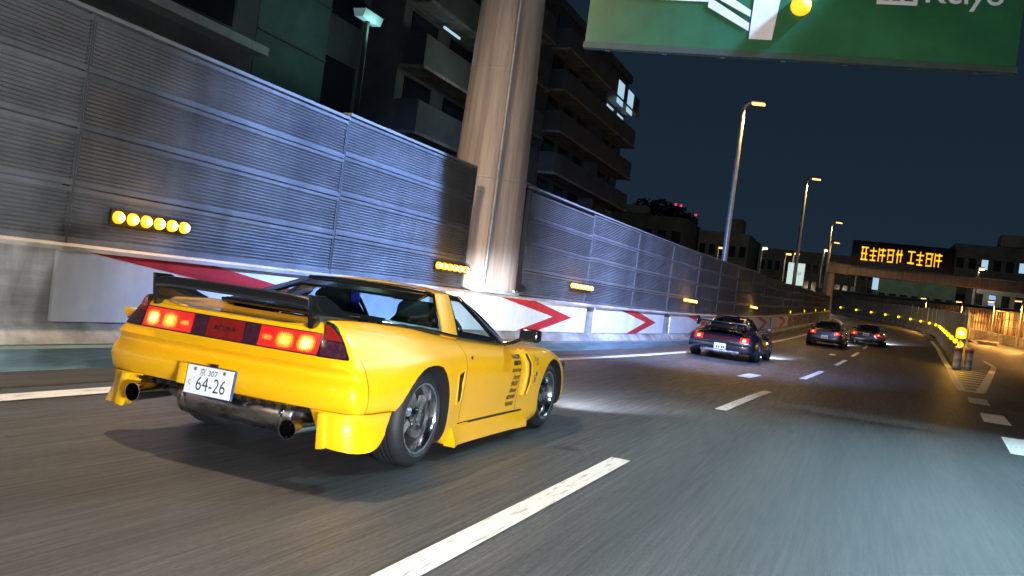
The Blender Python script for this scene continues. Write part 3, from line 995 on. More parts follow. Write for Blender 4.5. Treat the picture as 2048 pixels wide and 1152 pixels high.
# wheel ---------------------------------------------------------------
def make_wheel(parent, x_out, y, z, R, rim_r, width, side, spokes=5, rim_mat=RIMGREY, lip_mat=CHROME, name="wheel", twist=.35, n=48):
    """side +1: outer face looks to +x"""
    w = bpy.data.objects.new(name, None); link(w, parent)
    w.empty_display_size = .1
    w.location = (x_out*side, y, z)
    w.rotation_euler = (0, 0, 0 if side > 0 else PI)
    # local: outer face at x=0, body extends to -x
    W_ = width
    pr = [(rim_r-.012, -.012), (rim_r+.004, -.004), (R-.075 if R-.075 > rim_r+.01 else rim_r+.015, .006), (R-.035, .001), (R-.012, -.018), (R, -.045)]
    for k in range(4):
        a = -.06-(W_-.12)*(k+.5)/4
        pr += [(R, a+.007), (R-.008, a+.004), (R-.008, a-.004), (R, a-.007)]
    pr += [(R, -W_+.045), (R-.012, -W_+.018), (R-.035, -W_+.001), (rim_r+.01, -W_), (rim_r-.012, -W_+.02)]
    m = MB(); m.lathe(pr, n, 'x'); m.obj("tyre", RUBBER, w, 35)
    d = .075
    pr = [(rim_r-.012, -.012), (rim_r-.002, -.002), (rim_r-.016, -.004), (rim_r-.028, -.02), (rim_r-.036, -d), (rim_r-.045, -d-.03), (rim_r-.05, -W_+.02), (.02, -W_+.03)]
    m = MB(); m.lathe(pr, n, 'x', mis=[0, 0, 0, 0, 1, 1, 1]); rim = m.obj("rim", [lip_mat, VOID], w, 35)
    m = MB()
    for k in range(spokes):
        t = 2*PI*k/spokes
        prev = None
        for q in range(7):
            rr = .045+(rim_r-.036-.045)*q/6
            a = t+twist*(q/6)**1.5
            xo = -.05-.035*math.sin(PI*q/6*.6)
            hw = .040-.012*math.sin(PI*q/6)+.010*(q == 6)
            c, sn = math.cos(a), math.sin(a)
            L_ = (xo, rr*c-hw*-sn, rr*sn-hw*c); Rr = (xo, rr*c+hw*-sn, rr*sn+hw*c)
            Mm = (xo+.016, rr*c, rr*sn)
            Lb = (xo-.03, L_[1], L_[2]); Rb = (xo-.03, Rr[1], Rr[2])
            cur = (Lb, L_, Mm, Rr, Rb)
            if prev:
                for i in range(4): m.quad(prev[i], prev[i+1], cur[i+1], cur[i])
            prev = cur
    m.obj("spoke", rim_mat, rim, 35)
    m = MB(); m.lathe([(.075, -.09), (.072, -.045), (.055, -.035), (.035, -.03), (.034, -.018), (.0, -.015)], 24, 'x')
    for k in range(5):
        t = 2*PI*k/5+.3
        m.lathe([(.009, -.045), (.009, -.022), (0, -.02)], 8, 'x', (0, .058*math.cos(t), .058*math.sin(t)))
    m.obj("hub_cap", lip_mat, rim, 35)
    m = MB(); m.lathe([(.05, -.125), (rim_r-.075, -.125), (rim_r-.075, -.15), (.05, -.15)], 32, 'x'); m.obj("brake_disc", DISC, w, 35)
    return w

# ---------------------------------------------------------------- the yellow coupe
CX, CY, CYAW = -3.43, 5.08, RAD(.45)
yc = thing("yellow_sports_car", "low yellow widebody sports coupe with black rear wing driving in the left lane", "car", (CX, CY, 0), CYAW)
keys = [-.86, -.60, -.30, 0, .35, .6, 1.2, 1.75, 2.1, 2.53, 2.95, 3.2]
R_ = [  # (z, x) per ring
 ([.42,.42,.40,.30,.10,.09,.09,.09,.11,.20,.20,.20], [.905,.915,.92,.895,.86,.855,.855,.86,.865,.86,.84,.78]),
 ([.46,.46,.44,.36,.165,.14,.14,.14,.165,.26,.26,.25], [.918,.93,.94,.935,.905,.885,.88,.885,.895,.90,.88,.80]),
 ([.53,.53,.52,.46,.31,.28,.27,.27,.29,.36,.34,.31], [.918,.935,.945,.945,.91,.875,.87,.87,.885,.905,.88,.81]),
 ([.585,.585,.60,.58,.46,.42,.41,.41,.43,.48,.43,.37], [.905,.925,.942,.945,.92,.888,.885,.885,.895,.905,.88,.81]),
 ([.625,.63,.665,.685,.60,.56,.55,.55,.56,.60,.51,.42], [.888,.908,.928,.935,.92,.900,.895,.895,.90,.905,.87,.80]),
 ([.665,.68,.715,.73,.69,.67,.655,.64,.645,.66,.57,.46], [.872,.88,.893,.902,.90,.895,.89,.89,.89,.89,.85,.78]),
 ([.725,.745,.77,.78,.755,.74,.715,.695,.70,.705,.61,.49], [.828,.832,.838,.845,.853,.86,.86,.862,.862,.855,.82,.75]),
 ([.845,.85,.845,.835,.81,.79,.76,.735,.735,.735,.64,.51], [.757,.762,.775,.79,.80,.805,.805,.812,.815,.79,.76,.71]),
 ([.922,.92,.905,.885,.848,.825,.785,.755,.752,.745,.655,.525], [.665,.672,.695,.715,.733,.742,.747,.735,.72,.70,.68,.65]),
]
def nsx_deck(y, f, z):
    if y < -.1:
        D = .05*min(1, max(0, (-.1-y)/.5))
        return z-D*(1-min(1, max(0, (f-.70)/.28)))
    return z+.035*(1-f*f)
def nsx_rear(r, f, z):
    if r == 8: return z-.05*(1-min(1, max(0, (f-.70)/.28)))
    return z
def nsx_front(r, f, z):
    return z+(.03*(1-f*f) if r == 8 else 0)
spec = dict(keys=keys, rings=R_, ycols=[-.86,-.74,-.60,-.45,-.30,-.15,0,.17,.35,.5,.65,.9,1.2,1.5,1.75,1.95,2.1,2.3,2.53,2.75,2.95,3.1,3.2],
            yrear=[-.95,-.975,-.995,-.970,-.930,-1.0,-.955,-.945,-.925], yfront=[3.33,3.40,3.42,3.42,3.41,3.39,3.36,3.33,3.28],
            deckz=nsx_deck, rearz=nsx_rear, frontz=nsx_front, round=.05, bow=.02,
            arches=[(0, .32, .352, .52), (2.53, .31, .335, .52)],
            arch_outline=[(.285, .0), (.298, .15), (.302, .27), (.293, .38), (.268, .47), (.228, .55), (.18, .61), (.12, .658), (.04, .674), (-.04, .676), (-.12, .668), (-.19, .648), (-.26, .612), (-.33, .56), (-.40, .49), (-.47, .405), (-.60, .25), (-.70, .10), (-.70, 0)],
            creases=[(5, .75, -.5), (8, .55, -.3), (0, .8, 9), (3, .2, -.5)])
hm = hull_mesh(spec)
bm = bmesh.new(); bm.from_mesh(hm)
# wheel-well liners black
for f in bm.faces:
    c = f.calc_center_median()
    f.material_index = 0
    for (ya, za, rad, xin) in spec['arches']:
        d = math.hypot(c.y-ya, c.z-za)
        if abs(abs(c.x)-xin) < .004 and d < rad+.3 and abs(f.normal.x) > .9: f.material_index = 1
        radial = Vector((0, c.y-ya, c.z-za))
        if abs(c.x) > xin-.01 and d < rad+.34 and radial.length > 1e-4 and f.normal.dot(radial.normalized()) < -.75 and abs(f.normal.x) < .35 and c.z > .1 and (abs(c.y-ya) < .7): f.material_index = 1
    if c.z < .12 and f.normal.z < -.8 and abs(c.x) < .8: f.material_index = 1
BELT = [(0, -.38), (.45, -.36), (.62, -.26), (.70, .1), (.735, .42), (.742, .62), (.745, 1.1), (.74, 1.52), (.69, 1.75), (.4, 1.92), (0, 1.97)]
outline = [(x-.012 if x > 0 else x, y) for x, y in BELT]+[(-x+.012, y) for x, y in reversed(BELT[1:-1])]
dead = [f for f in bm.faces if f.normal.z > .5 and f.calc_center_median().z > .6 and in_poly(f.calc_center_median().x, f.calc_center_median().y, outline)]
bmesh.ops.delete(bm, geom=dead, context='FACES')
shell = bm.copy()
# panel gaps
right = lambda c: abs(c.x) > .62
gap(bm, (0, .545, 0), (0, 1, -.04), lambda c: abs(c.x) > .6 and .24 < c.z < .86 and .3 < c.y < .8)
gap(bm, (0, 1.70, 0), (0, 1, .03), lambda c: abs(c.x) > .6 and .24 < c.z < .85 and 1.5 < c.y < 1.9)
gap(bm, (0, 0, .235), (0, 0, 1), lambda c: abs(c.x) > .8 and .545 < c.y < 1.70 and .2 < c.z < .3, .008)
gap(bm, (0, -.80, 0), (0, 1, 0), lambda c: abs(c.x) > .6 and .40 < c.z < .712 and -.9 < c.y < -.6)
bisect(bm, (0, 0, .708), (0, 0, 1), lambda c: c.y < -.79 and .60 < c.z < .80)
doors = []
for sgn in (1, -1):
    doors.append(split(bm, lambda f: f.calc_center_median().x*sgn > .70 and .548 < f.calc_center_median().y+(-.04)*f.calc_center_median().z+.02 and f.calc_center_median().y < 1.70-.03*f.calc_center_median().z and f.calc_center_median().z > .239 and f.calc_center_median().y > .56 and abs(f.normal.z) < .93))
bumper = split(bm, lambda f: f.calc_center_median().y < -.803 and f.calc_center_median().z < .708 and f.calc_center_median().z > .40)
bvh = BVHTree.FromBMesh(shell)
bm_obj("body", bm, [PAINT_Y, VOID], yc, 40)
for d in doors: 
    d_o = bm_obj("door", d, [PAINT_Y, VOID], yc, 40)
    if d_o.data.vertices and d_o.data.vertices[0].co.x > 0: door_r = d_o
    else: door_l = d_o
bumper_o = bm_obj("rear_bumper", bumper, [PAINT_Y, VOID], yc, 40)
shell.normal_update()
for v in shell.verts: v.co -= v.normal*.014
for f in shell.faces: f.material_index = 0
bm_obj("inner_shell", shell, [VOID], yc, 40)
def side_x(y, z, sgn=1):
    h = bvh.ray_cast(Vector((2*sgn, y, z)), Vector((-sgn, 0, 0)))
    return h[0].x if h[0] else .88*sgn
def rear_y(x, z):
    h = bvh.ray_cast(Vector((x, -3, z)), Vector((0, 1, 0)))
    return h[0].y if h[0] else -.95
def top_z(x, y):
    h = bvh.ray_cast(Vector((x, y, 3)), Vector((0, 0, -1)))
    return h[0].z if h[0] else .9

# canopy ------------------------------------------------------------
BZ = [.884, .886, .905, .885, .852, .832, .795, .770, .762, .785, .792]
B = [(x, y, z+.004) for (x, y), z in zip(BELT, BZ)]
T = [(0, .60, 1.150), (.36, .60, 1.150), (.50, .585, 1.135), (.53, .58, 1.125), (.545, .60, 1.122), (.555, .80, 1.125), (.558, .96, 1.118), (.545, 1.04, 1.112), (.50, 1.08, 1.118), (.3, 1.12, 1.135), (0, 1.135, 1.142)]
def mirp(p): return (-p[0], p[1], p[2])
# roof skin
m = MB()
def roof_pt(u, v):
    y = .60+(1.10-.60)*v
    xe = .54+.012*math.sin(PI*v)
    z = 1.122+.045*(1-abs(u)**2.4)+.012*math.sin(PI*v)-.010*v
    return (u*xe, y+.03*(1-u*u)*(v-.4), z)
N = 14
for i in range(N):
    for j in range(8):
        u0, u1 = -1+2*i/N, -1+2*(i+1)/N
        m.quad(*[roof_pt(*q) for q in ((u0, j/8), (u1, j/8), (u1, (j+1)/8), (u0, (j+1)/8))])
roof = m.obj("roof", PAINT_Y, yc, 60)
sol = bmesh.new(); sol.from_mesh(roof.data); 
bmesh.ops.recalc_face_normals(sol, faces=sol.faces)
if sum(f.normal.z for f in sol.faces) < 0: bmesh.ops.reverse_faces(sol, faces=sol.faces)
ret = bmesh.ops.extrude_face_region(sol, geom=list(sol.faces))
bmesh.ops.translate(sol, verts=[g for g in ret['geom'] if isinstance(g, bmesh.types.BMVert)], vec=(0, 0, -.025))
bmesh.ops.recalc_face_normals(sol, faces=sol.faces)
sol.to_mesh(roof.data); sol.free(); shade(roof.data, 50)
for s_ in (1, -1):
    mp = (lambda p: p) if s_ > 0 else mirp
    ow = (s_, 0, .3)
    # quarter glass buttress
    framed(yc, "quarter_glass", B[2], B[4], T[3], T[4], GLASS, GLOSSK, (0, .05, .10, .06), .0, s_ < 0, (1, 0, .3))
    # yellow B pillar
    patch("roof_pillar", yc, mp(B[4]), mp((.742, .66, .832)), mp(T[4]), mp(T[5]), PAINT_Y, .012, 4, 8, (0, 1), (-.02, 1.0), .008, .03, ow)
    # door glass
    framed(yc, "door_glass", (.742, .66, .834), B[7], T[5], (.552, 1.02, 1.113), GLASS, GLOSSK, (.05, .07, .10, .10), .012, s_ < 0, (1, 0, .3))
    # A pillar
    patch("windscreen_pillar", yc, mp(B[7]), mp((.67, 1.79, .772)), mp((.552, 1.02, 1.115)), mp((.50, 1.09, 1.120)), GLOSSK, .006, 4, 8, (0, 1), (0, 1), .008, .03, ow)
    # rear corner buttress
    if s_ < 0:
        patch("rear_buttress", yc, mp(B[2]), mp((.50, -.34, .890)), mp(T[3]), mp((.43, .60, 1.140)), GLOSSK, .004, 4, 8, (0, 1), (0, 1), .004, .02, (s_*.5, -.5, 1))
# rear hatch glass and header
framed(yc, "hatch_glass", (.612, -.275, .903), (-.612, -.275, .903), (.525, .59, 1.130), (-.525, .59, 1.130), GLASS, GLOSSK, (0, 0, .13, .27), .012, False, (0, -.5, 1), 14, 8)
framed(yc, "windscreen", (.67, 1.79, .772), (-.67, 1.79, .772), (.50, 1.09, 1.118), (-.50, 1.09, 1.118), GLASS, GLOSSK, (.02, .02, .05, .06), .05, False, (0, .6, 1), 14, 8)
m = MB(); m.tube([(-.50, .55, 1.118), (-.3, .555, 1.128), (0, .56, 1.132), (.3, .555, 1.128), (.50, .55, 1.118)], .024, 8); m.obj("roof_header", GLOSSK, yc, 50)

# interior ------------------------------------------------------------
m = MB(); m.box(-.66, .66, -.1, 1.8, .22, .30); m.obj("cabin_floor", VOID, yc)
m = MB(); m.box(-.64, .64, .30, .38, .30, .80); m.obj("cabin_bulkhead", VOID, yc)
m = MB(); m.prism([(1.35, .62), (1.75, .66), (1.8, .75), (1.40, .79), (1.33, .72)], 'x', -.66, .66); bevel(m.obj("dashboard", VOID, yc), .03)
for x in (-.38, .36):
    m = MB(); m.prism([(-.235, .30), (.235, .30), (.25, .72), (.205, .90), (.155, .93), (.15, 1.02), (.10, 1.055), (-.10, 1.055), (-.15, 1.02), (-.155, .93), (-.205, .90), (-.25, .72)], 'y', .66, .80)
    o = bevel(m.obj("seat", SEAT, yc), .045, 3); o.location = (x, 0, 0); 
    m = MB(); m.box(-.25, .25, .80, 1.25, .30, .44); c = bevel(m.obj("seat_cushion", SEAT, o), .05, 3)
m = MB(); m.prism([(-.19, .66), (-.125, .66), (-.145, 1.10), (-.215, 1.10)], 'y', .70, .715); m.obj("harness_strap", BLUE_W, yc)
m = MB(); m.box(-.11, .11, 1.18, 1.21, 1.03, 1.085); m.obj("rear_view_mirror", BLACK, yc)
m = MB()
pts = [(.36+.165*math.cos(t), 1.24-.05*math.sin(t), .80+.16*math.sin(t)) for t in [2*PI*k/24 for k in range(25)]]
m.tube(pts, .014, 8); m.obj("steering_wheel", BLACK, yc, 60)

# tail lamp panel ------------------------------------------------------------
def rear_strip(name, x0, x1, z0, z1, m, parent, off, n=10, ztop=None, xclip=None):
    mb = MB()
    cols = []
    for i in range(n+1):
        x = x0+(x1-x0)*i/n
        zt = z1 if ztop is None else ztop(x)
        col = []
        for j in range(5):
            z = z0+(zt-z0)*j/4
            col.append((x, min(rear_y(x, z), rear_y(x, min(z, .84)))-off, z))
        cols.append(col)
    for a, b in zip(cols, cols[1:]):
        for j in range(4):
            mb.quad(a[j], b[j], b[j+1], a[j+1])
    # rim going inwards for depth
    for a, b in zip(cols, cols[1:]):
        for j in (0, 4):
            mb.quad(a[j], b[j], (b[j][0], b[j][1]+.03, b[j][2]), (a[j][0], a[j][1]+.03, a[j][2]))
    for c in (cols[0], cols[-1]):
        for j in range(4):
            mb.quad(c[j], c[j+1], (c[j+1][0], c[j+1][1]+.03, c[j+1][2]), (c[j][0], c[j][1]+.03, c[j][2]))
    return mb.obj(name, m, parent, 40)
def lamp_edge(x):      # upper outline of the lamp wall at the fender
    x = abs(x)
    if x < .645: return .845
    pts = [(.645, .912), (.67, .908), (.70, .885), (.74, .838), (.77, .795), (.80, .745), (.815, .722)]
    for (a, za), (b, zb) in zip(pts, pts[1:]):
        if x <= b: return za+(zb-za)*(x-a)/(b-a)
    return .72
lp = rear_strip("tail_lamp_panel", -.645, .645, .716, .845, GLOSSK, yc, .004, 24)
for s_ in (1, -1):
    o = rear_strip("tail_lamp_surround", s_*.645, s_*.815, .714, .9, GLOSSK, yc, .004, 12, lamp_edge)
    rear_strip("smoked_lens", s_*.652, s_*.802, .722, .9, LENS_P, o, .010, 12, lambda x: min(lamp_edge(x)-.010, .806))
    rear_strip("red_lens", s_*.652, s_*.762, .812, .9, LENS_R, o, .010, 8, lambda x: max(.813, lamp_edge(x)-.012))
    tl = rear_strip("tail_lamp", s_*.245, s_*.635, .724, .840, LENS_BRAKE, yc, .010, 10)
    tl["label"] = "lit red brake lamp"
    rear_strip("reverse_lamp", s_*.140, s_*.238, .724, .840, LENS_P, yc, .010, 4)
cl_ = rear_strip("centre_reflector", -.130, .130, .724, .840, LENS_R, yc, .010, 6)
MT = Matrix.Translation((0.0, rear_y(0, .78)-.0125, .768)) @ Matrix.Rotation(PI/2, 4, 'X')
text_obj("lettering", "ACURA", .042, DECAL, cl_, MT, bold=.0008, align='CENTER', wscale=1.15)

# wing ------------------------------------------------------------
wg = bpy.data.objects.new("rear_wing", None); link(wg, yc)
m = MB()
NW = 24
prof = [(-.985, 1.006), (-.988, 1.050), (-.975, 1.066), (-.93, 1.068), (-.84, 1.056), (-.76, 1.030), (-.755, 1.020), (-.84, 1.016), (-.93, 1.004)]
secs = []
for i in range(NW+1):
    u = -1+2*i/NW
    x = .012+u*.552
    dz = -.012*abs(u)**6-.0
    secs.append([(x, y, z+dz-.022) for y, z in prof])
for a, b in zip(secs, secs[1:]):
    for j in range(len(prof)):
        k = (j+1) % len(prof)
        m.quad(a[j], b[j], b[k], a[k])
m.poly(secs[0]); m.poly(list(reversed(secs[-1])))
m.obj("wing_blade", CARBON, wg, 50)
for s_ in (1, -1):
    m = MB()
    m.prism([(-.99, 1.052), (-.86, 1.05), (-.76, 1.02), (-.66, .975), (-.56, .940), (-.50, .922), (-.52, .912), (-.66, .912), (-.80, .912), (-.93, .862), (-.955, .86), (-.975, .95)], 'x', .012+s_*.548, .012+s_*.578)
    bevel(m.obj("wing_upright", GLOSSK, wg), .008)
# deck lip line
m = MB()
for i in range(20):
    xs = [-.60+1.2*i/20, -.60+1.2*(i+1)/20]
    q = []
    for x in xs: q.append((x, rear_y(x, .852)-.006, .850))
    q2 = [(x, rear_y(x, .852)+.03, top_z(x, -.895)+.004) for x in xs]
    m.quad(q[0], q[1], (q[1][0], q[1][1]+.002, .868), (q[0][0], q[0][1]+.002, .868))
m.obj("boot_lip", PAINT_Y, yc, 40)

# spats / rear corner pieces ------------------------------------------
for s_ in (1, -1):
    m = MB()
    def sp(x, y, z): return (s_*x, y, z)
    top = [sp(.63, -.935, .418), sp(.80, -.935, .418), sp(.90, -.88, .418), sp(.925, -.74, .416), sp(.93, -.58, .416), sp(.925, -.50, .414)]
    mid = [sp(.665, -.925, .35), sp(.80, -.93, .34), sp(.885, -.865, .33), sp(.905, -.76, .33), sp(.92, -.64, .33), sp(.93, -.535, .33)]
    low = [sp(.715, -.935, .22), sp(.80, -.94, .215), sp(.925, -.91, .205), sp(.965, -.80, .205), sp(.96, -.72, .215), sp(.945, -.64, .235)]
    inn = [sp(.72, -.90, .21), sp(.80, -.90, .205), sp(.88, -.87, .205), sp(.91, -.79, .205), sp(.91, -.72, .21), sp(.905, -.65, .225)]
    for a, b in ((top, mid), (mid, low), (low, inn)):
        for k in range(5): m.quad(a[k], a[k+1], b[k+1], b[k])
    # thickness inwards
    back = [[(p[0]*.965, p[1]+.03, p[2]) for p in r] for r in (top, mid, inn)]
    for a, b in ((back[0], back[1]), (back[1], back[2])):
        for k in range(5): m.quad(a[k], b[k], b[k+1], a[k+1])
    m.quad(top[0], mid[0], back[1][0], back[0][0]); m.quad(mid[0], low[0], inn[0], back[1][0])
    m.quad(top[5], mid[5], back[1][5], back[0][5]); m.quad(mid[5], low[5], inn[5], back[1][5])
    o = smooth_sub(m.obj("rear_spat", PAINT_Y, yc, 50), 2)
    # vertical strake on the spat's inner edge
    m = MB(); m.prism([(s_*.70, .41), (s_*.735, .41), (s_*.765, .215), (s_*.715, .205)], 'y', -.962, -.925)
    bevel(m.obj("strake", PAINT_Y, o), .008)
    # pointed overfender blade
    m = MB()
    a, b, c_, d = sp(.795, -.865, .785), sp(.925, -.835, .806), sp(.915, -.70, .725), sp(.85, -.86, .735)
    e_ = sp(.815, -.72, .790)
    if s_ > 0: continue
    m = MB()
    m.poly([a, b, d]); m.poly([b, c_, d]); m.poly([a, e_, b]); m.poly([e_, c_, b])
    bevel(m.obj("fender_blade", PAINT_Y, yc), .008, 2, 20)

# plate ------------------------------------------------------------
PXC, PZC, TIL = -.015, .468, RAD(-6)
PM = Matrix.Translation((PXC, -1.012, PZC)) @ Matrix.Rotation(TIL, 4, 'X')
m = MB(); m.box(-.172, .172, -.008, .012, -.088, .088); pl = m.obj("plate_frame", PLATE_B, yc); pl.data.transform(PM)
bevel(pl, .005)
m = MB(); m.box(-.165, .165, -.014, -.0085, -.0825, .0825); p2 = m.obj("number_plate", PLATE, pl); p2.data.transform(PM)
tm = PM @ Matrix.Translation((0, -.0150, 0)) @ Matrix.Rotation(PI/2, 4, 'X')
text_obj("lettering", "64-26", .118, PLATE_G, pl, tm @ Matrix.Translation((.020, -.058, 0)), align='CENTER', wscale=.80, bold=-.0005)
text_obj("lettering", "京 307", .047, PLATE_G, pl, tm @ Matrix.Translation((-.075, .032, 0)), wscale=1.0)
text_obj("lettering", "く", .042, PLATE_G, pl, tm @ Matrix.Translation((-.155, -.035, 0)))
m = MB()
for x in (-.105, .105): m.lathe([(.010, -.0155), (.010, -.019), (0, -.020)], 12, 'y', (x, 0, .062))
o = m.obj("plate_bolt", CHROME, pl, 40); o.data.transform(PM)
m = MB(); m.box(-.24, -.178, -.012, .03, -.04, .085); o = m.obj("plate_recess", PAINT_Y, yc); o.data.transform(PM); bevel(o, .012)
m = MB(); m.box(-.02, .02, -.03, .03, -.02, .08); o = m.obj("plate_bracket", BLACK, yc); o.data.transform(Matrix.Translation((PXC, -.975, .49)))

# exhaust ------------------------------------------------------------
m = MB(); m.lathe([(0, -.30), (.085, -.30), (.098, -.285), (.098, .50), (.085, .52), (0, .52)], 32, 'x', (0, -.86, .335)); ms = m.obj("muffler", STEEL, yc, 45)
for x in (-.26, .44):
    m = MB(); m.lathe([(.0985, x), (.102, x+.005), (.102, x+.025), (.0985, x+.03)], 32, 'x', (0, -.86, .335))
    m.obj("muffler_strap", CHROME, ms, 45)
for x, z in ((-.565, .322), (.565, .298)):
    m = MB(); m.lathe([(.040, -.60), (.052, -.85), (.056, -1.01), (.058, -1.03), (.053, -1.03), (.050, -1.0), (.046, -.8)], 28, 'y', (x, 0, z)); o = m.obj("exhaust_tip", CHROME, yc, 45)
    m = MB(); m.disc(.047, -.86, 24, 'y', (x, 0, z)); m.obj("exhaust_bore", VOID, o)
m = MB(); m.tube([(-.565, -.68, .322), (-.53, -.72, .33), (-.40, -.80, .335), (-.28, -.86, .335)], .042, 14)
m.obj("exhaust_pipe", STEEL, yc, 50)
m = MB(); m.tube([(.565, -.70, .298), (.57, -.72, .32), (.50, -.82, .335)], .042, 14); m.obj("exhaust_pipe", STEEL, yc, 50)
m = MB(); m.box(-.64, .64, -.80, -.70, .36, .44); m.obj("rear_crossmember", BLACK, yc)
clip = MB(); clip.box(0, .035, -.955, -.945, .392, .412); clip_me = clip.mesh("bumper_clip", BLACK)
for k in range(18):
    o = mesh_obj("bumper_clip", clip_me, yc); o.location = (-.60+k*.07, 0, 0)
m = MB(); m.tube([(-.34, -.83, .40), (-.30, -.90, .43), (-.25, -.90, .41), (-.255, -.87, .33)], .014, 8); m.obj("tow_loop", CHROME, yc, 60)
m = MB(); m.prism([(-.62, .28), (-.30, .26), (-.30, .40), (-.62, .40)], 'y', -.60, -.56); m.obj("heat_shield", BLACK, yc)

# side skirts, vents, mirrors, handles ------------------------------------
for s_ in (1, -1):
    m = MB()
    lines = []
    for y in (.42, .55, .8, 1.2, 1.6, 1.80, 1.92):
        xo = abs(side_x(y, .20, s_))
        fl = .035 if y < .5 else (.02 if y > 1.75 else .008)
        lines.append([(s_*(xo-.02), y, .222), (s_*(xo+.006), y, .222), (s_*(xo+.012+fl), y, .13), (s_*(xo+.014+fl), y, .088), (s_*(xo-.04), y, .088)])
    for a, b in zip(lines, lines[1:]):
        for j in range(5):
            k = (j+1) % 5
            m.quad(a[j], b[j], b[k], a[k])
    m.poly(lines[0]); m.poly(list(reversed(lines[-1])))
    sk = m.obj("side_skirt", PAINT_Y, yc, 40)
    m = MB()
    for a, b in ((.74, 1.0), (1.0, 1.3), (1.3, 1.6), (1.6, 1.84)):
        xa, xb = abs(side_x(a, .235, s_))+.002, abs(side_x(b, .235, s_))+.002
        m.quad((s_*xa, a, .224), (s_*xb, b, .224), (s_*xb, b, .240), (s_*xa, a, .240))
    m.obj("skirt_slit", BLACK, sk)
    # intake slot behind the door
    m = MB()
    out = [(.405, .595), (.528, .625), (.520, .40), (.440, .385)]
    m.poly([(side_x(y, z, s_)+s_*.004, y, z) for y, z in out])
    m.obj("side_intake", BLACK, yc)
    m = MB()
    for (y0, z0), (y1, z1) in zip(out, out[1:]+out[:1]):
        xa, xb = side_x(y0, z0, s_), side_x(y1, z1, s_)
        m.tube([(xa+s_*.004, y0, z0), (xb+s_*.004, y1, z1)], .006, 6)
    m.obj("intake_trim", PAINT_Y, yc, 60)
    # curved fender vent
    m = MB()
    ctr = [(1.775, .725), (1.83, .70), (1.865, .63), (1.875, .54), (1.865, .45), (1.845, .36)]
    lf, rt = [], []
    for y, z in ctr:
        w_ = .018 if z > .7 or z < .4 else .040
        x = side_x(y, z, s_)+s_*.012
        lf.append((x, y-w_, z)); rt.append((x, y+w_, z))
    for i in range(len(ctr)-1): m.quad(lf[i], rt[i], rt[i+1], lf[i+1])
    fv = m.obj("fender_vent", BLACK, yc)
    m = MB()
    m.tube([(side_x(y, z, s_)+s_*.004, y-.058, z) for y, z in ctr], .024, 10)
    m.tube([(side_x(y, z, s_)+s_*.002, y+.056, z) for y, z in ctr], .018, 10)
    m.obj("vent_flare", PAINT_Y, fv, 60)
    # mirror
    mi_ = bpy.data.objects.new("door_mirror", None); link(mi_, yc)
    m = MB(); m.tube([(s_*.76, 1.55, .775), (s_*.83, 1.57, .80), (s_*.90, 1.58, .835)], .02, 8, r1=.016); m.obj("mirror_arm", GLOSSK, mi_, 60)
    m = MB(); m.box(s_*.875-.085 if s_ > 0 else s_*.875-.085, s_*.875+.085, 1.55, 1.66, .81, .915); o = bevel(m.obj("mirror_shell", GLOSSK, mi_), .032, 3); o.location = (s_*.09, 0, .012)
    m = MB(); m.box(s_*.965-.068, s_*.965+.068, 1.545, 1.549, .845, .905); m.obj("mirror_glass", WIN_D, mi_)
    # window belt trim
    m = MB(); m.tube([(s_*(x+.004), y, z+.004) for x, y, z in (B[2], B[3], B[4], B[5], B[6], B[7])], .012, 8); m.obj("belt_trim", GLOSSK, yc, 60)
    # door handle and lock
    xh = side_x(.66, .70, s_)
    m = MB(); m.lathe([(.014, 0), (.014, .004), (0, .005)], 14, 'x', (0, 0, 0)); o = m.obj("door_lock", BLACK, door_r if s_ > 0 else door_l); o.location = (side_x(.68, .70, s_)-(.002 if s_ < 0 else 0.0), .68, .70)
    m = MB(); m.lathe([(.022, 0), (.022, .006), (0, .010)], 16, 'x'); o = m.obj("side_repeater", CHROME, yc, 50); o.location = (side_x(2.06, .53, s_), 2.06, .53)
m = MB(); m.tube([(.70, -.26, .905), (.76, .05, .895), (.78, .40, .862)], .0, 3)
m = MB(); m.tube([(-.52, -.345, .915), (-.2, -.35, .915), (.2, -.35, .915), (.52, -.345, .915)], .022, 10); m.obj("hatch_trim", GLOSSK, yc, 60)

# sponsor lettering on the right door edge ------------------------------------
def side_text(body, y, z, size, shear=.0, bold=.0, ws=1.0, m_=DECAL, align='RIGHT', parent=None):
    me = text_mesh(body, size, shear, bold, align)
    for v in me.vertices:
        yy, zz = y+v.co.x*ws, z+v.co.y
        v.co = (side_x(yy, zz)+.0025, yy, zz)
    me.materials.clear(); me.materials.append(m_)
    return mesh_obj("lettering", me, parent or yc)
rows_ = [("MUGEN", .672, .044, .3, .002, 1.15), ("SEIBON", .622, .048, .0, .0025, 1.05), ("QUANTUM", .565, .038, .1, .001, 1.0), ("Sneyas", .508, .055, .35, .001, .95),
         ("TRUST", .452, .050, .35, .002, 1.1), ("GReddy", .398, .048, .3, .0015, 1.0), ("ADVAN", .345, .046, .35, .002, 1.15), ("RECARO", .290, .044, .25, .0015, 1.0)]
for i, (t_, z_, sz, sh, bo_, ws) in enumerate(rows_):
    side_text(t_, 1.685-.010*max(0, i-1), z_, sz, sh, bo_, ws, parent=door_r)
side_text("OS", 1.56, .155, .060, .15, .004, 1.1, align='RIGHT')
side_text("SUPER", 1.68, .182, .020, .1, .0005, 1.2); side_text("LOCK", 1.68, .158, .020, .1, .0005, 1.2)
side_text("S", 2.035, .640, .085, .25, -.001, .9, align='CENTER'); side_text("D", 2.085, .605, .085, .25, -.001, .9, align='CENTER')
m = MB()
m.quad(*[(side_x(y, z)+.003, y, z) for y, z in ((2.03, .455), (2.05, .455), (2.06, .50), (2.04, .50))]); m.obj("decal", DECAL, yc)

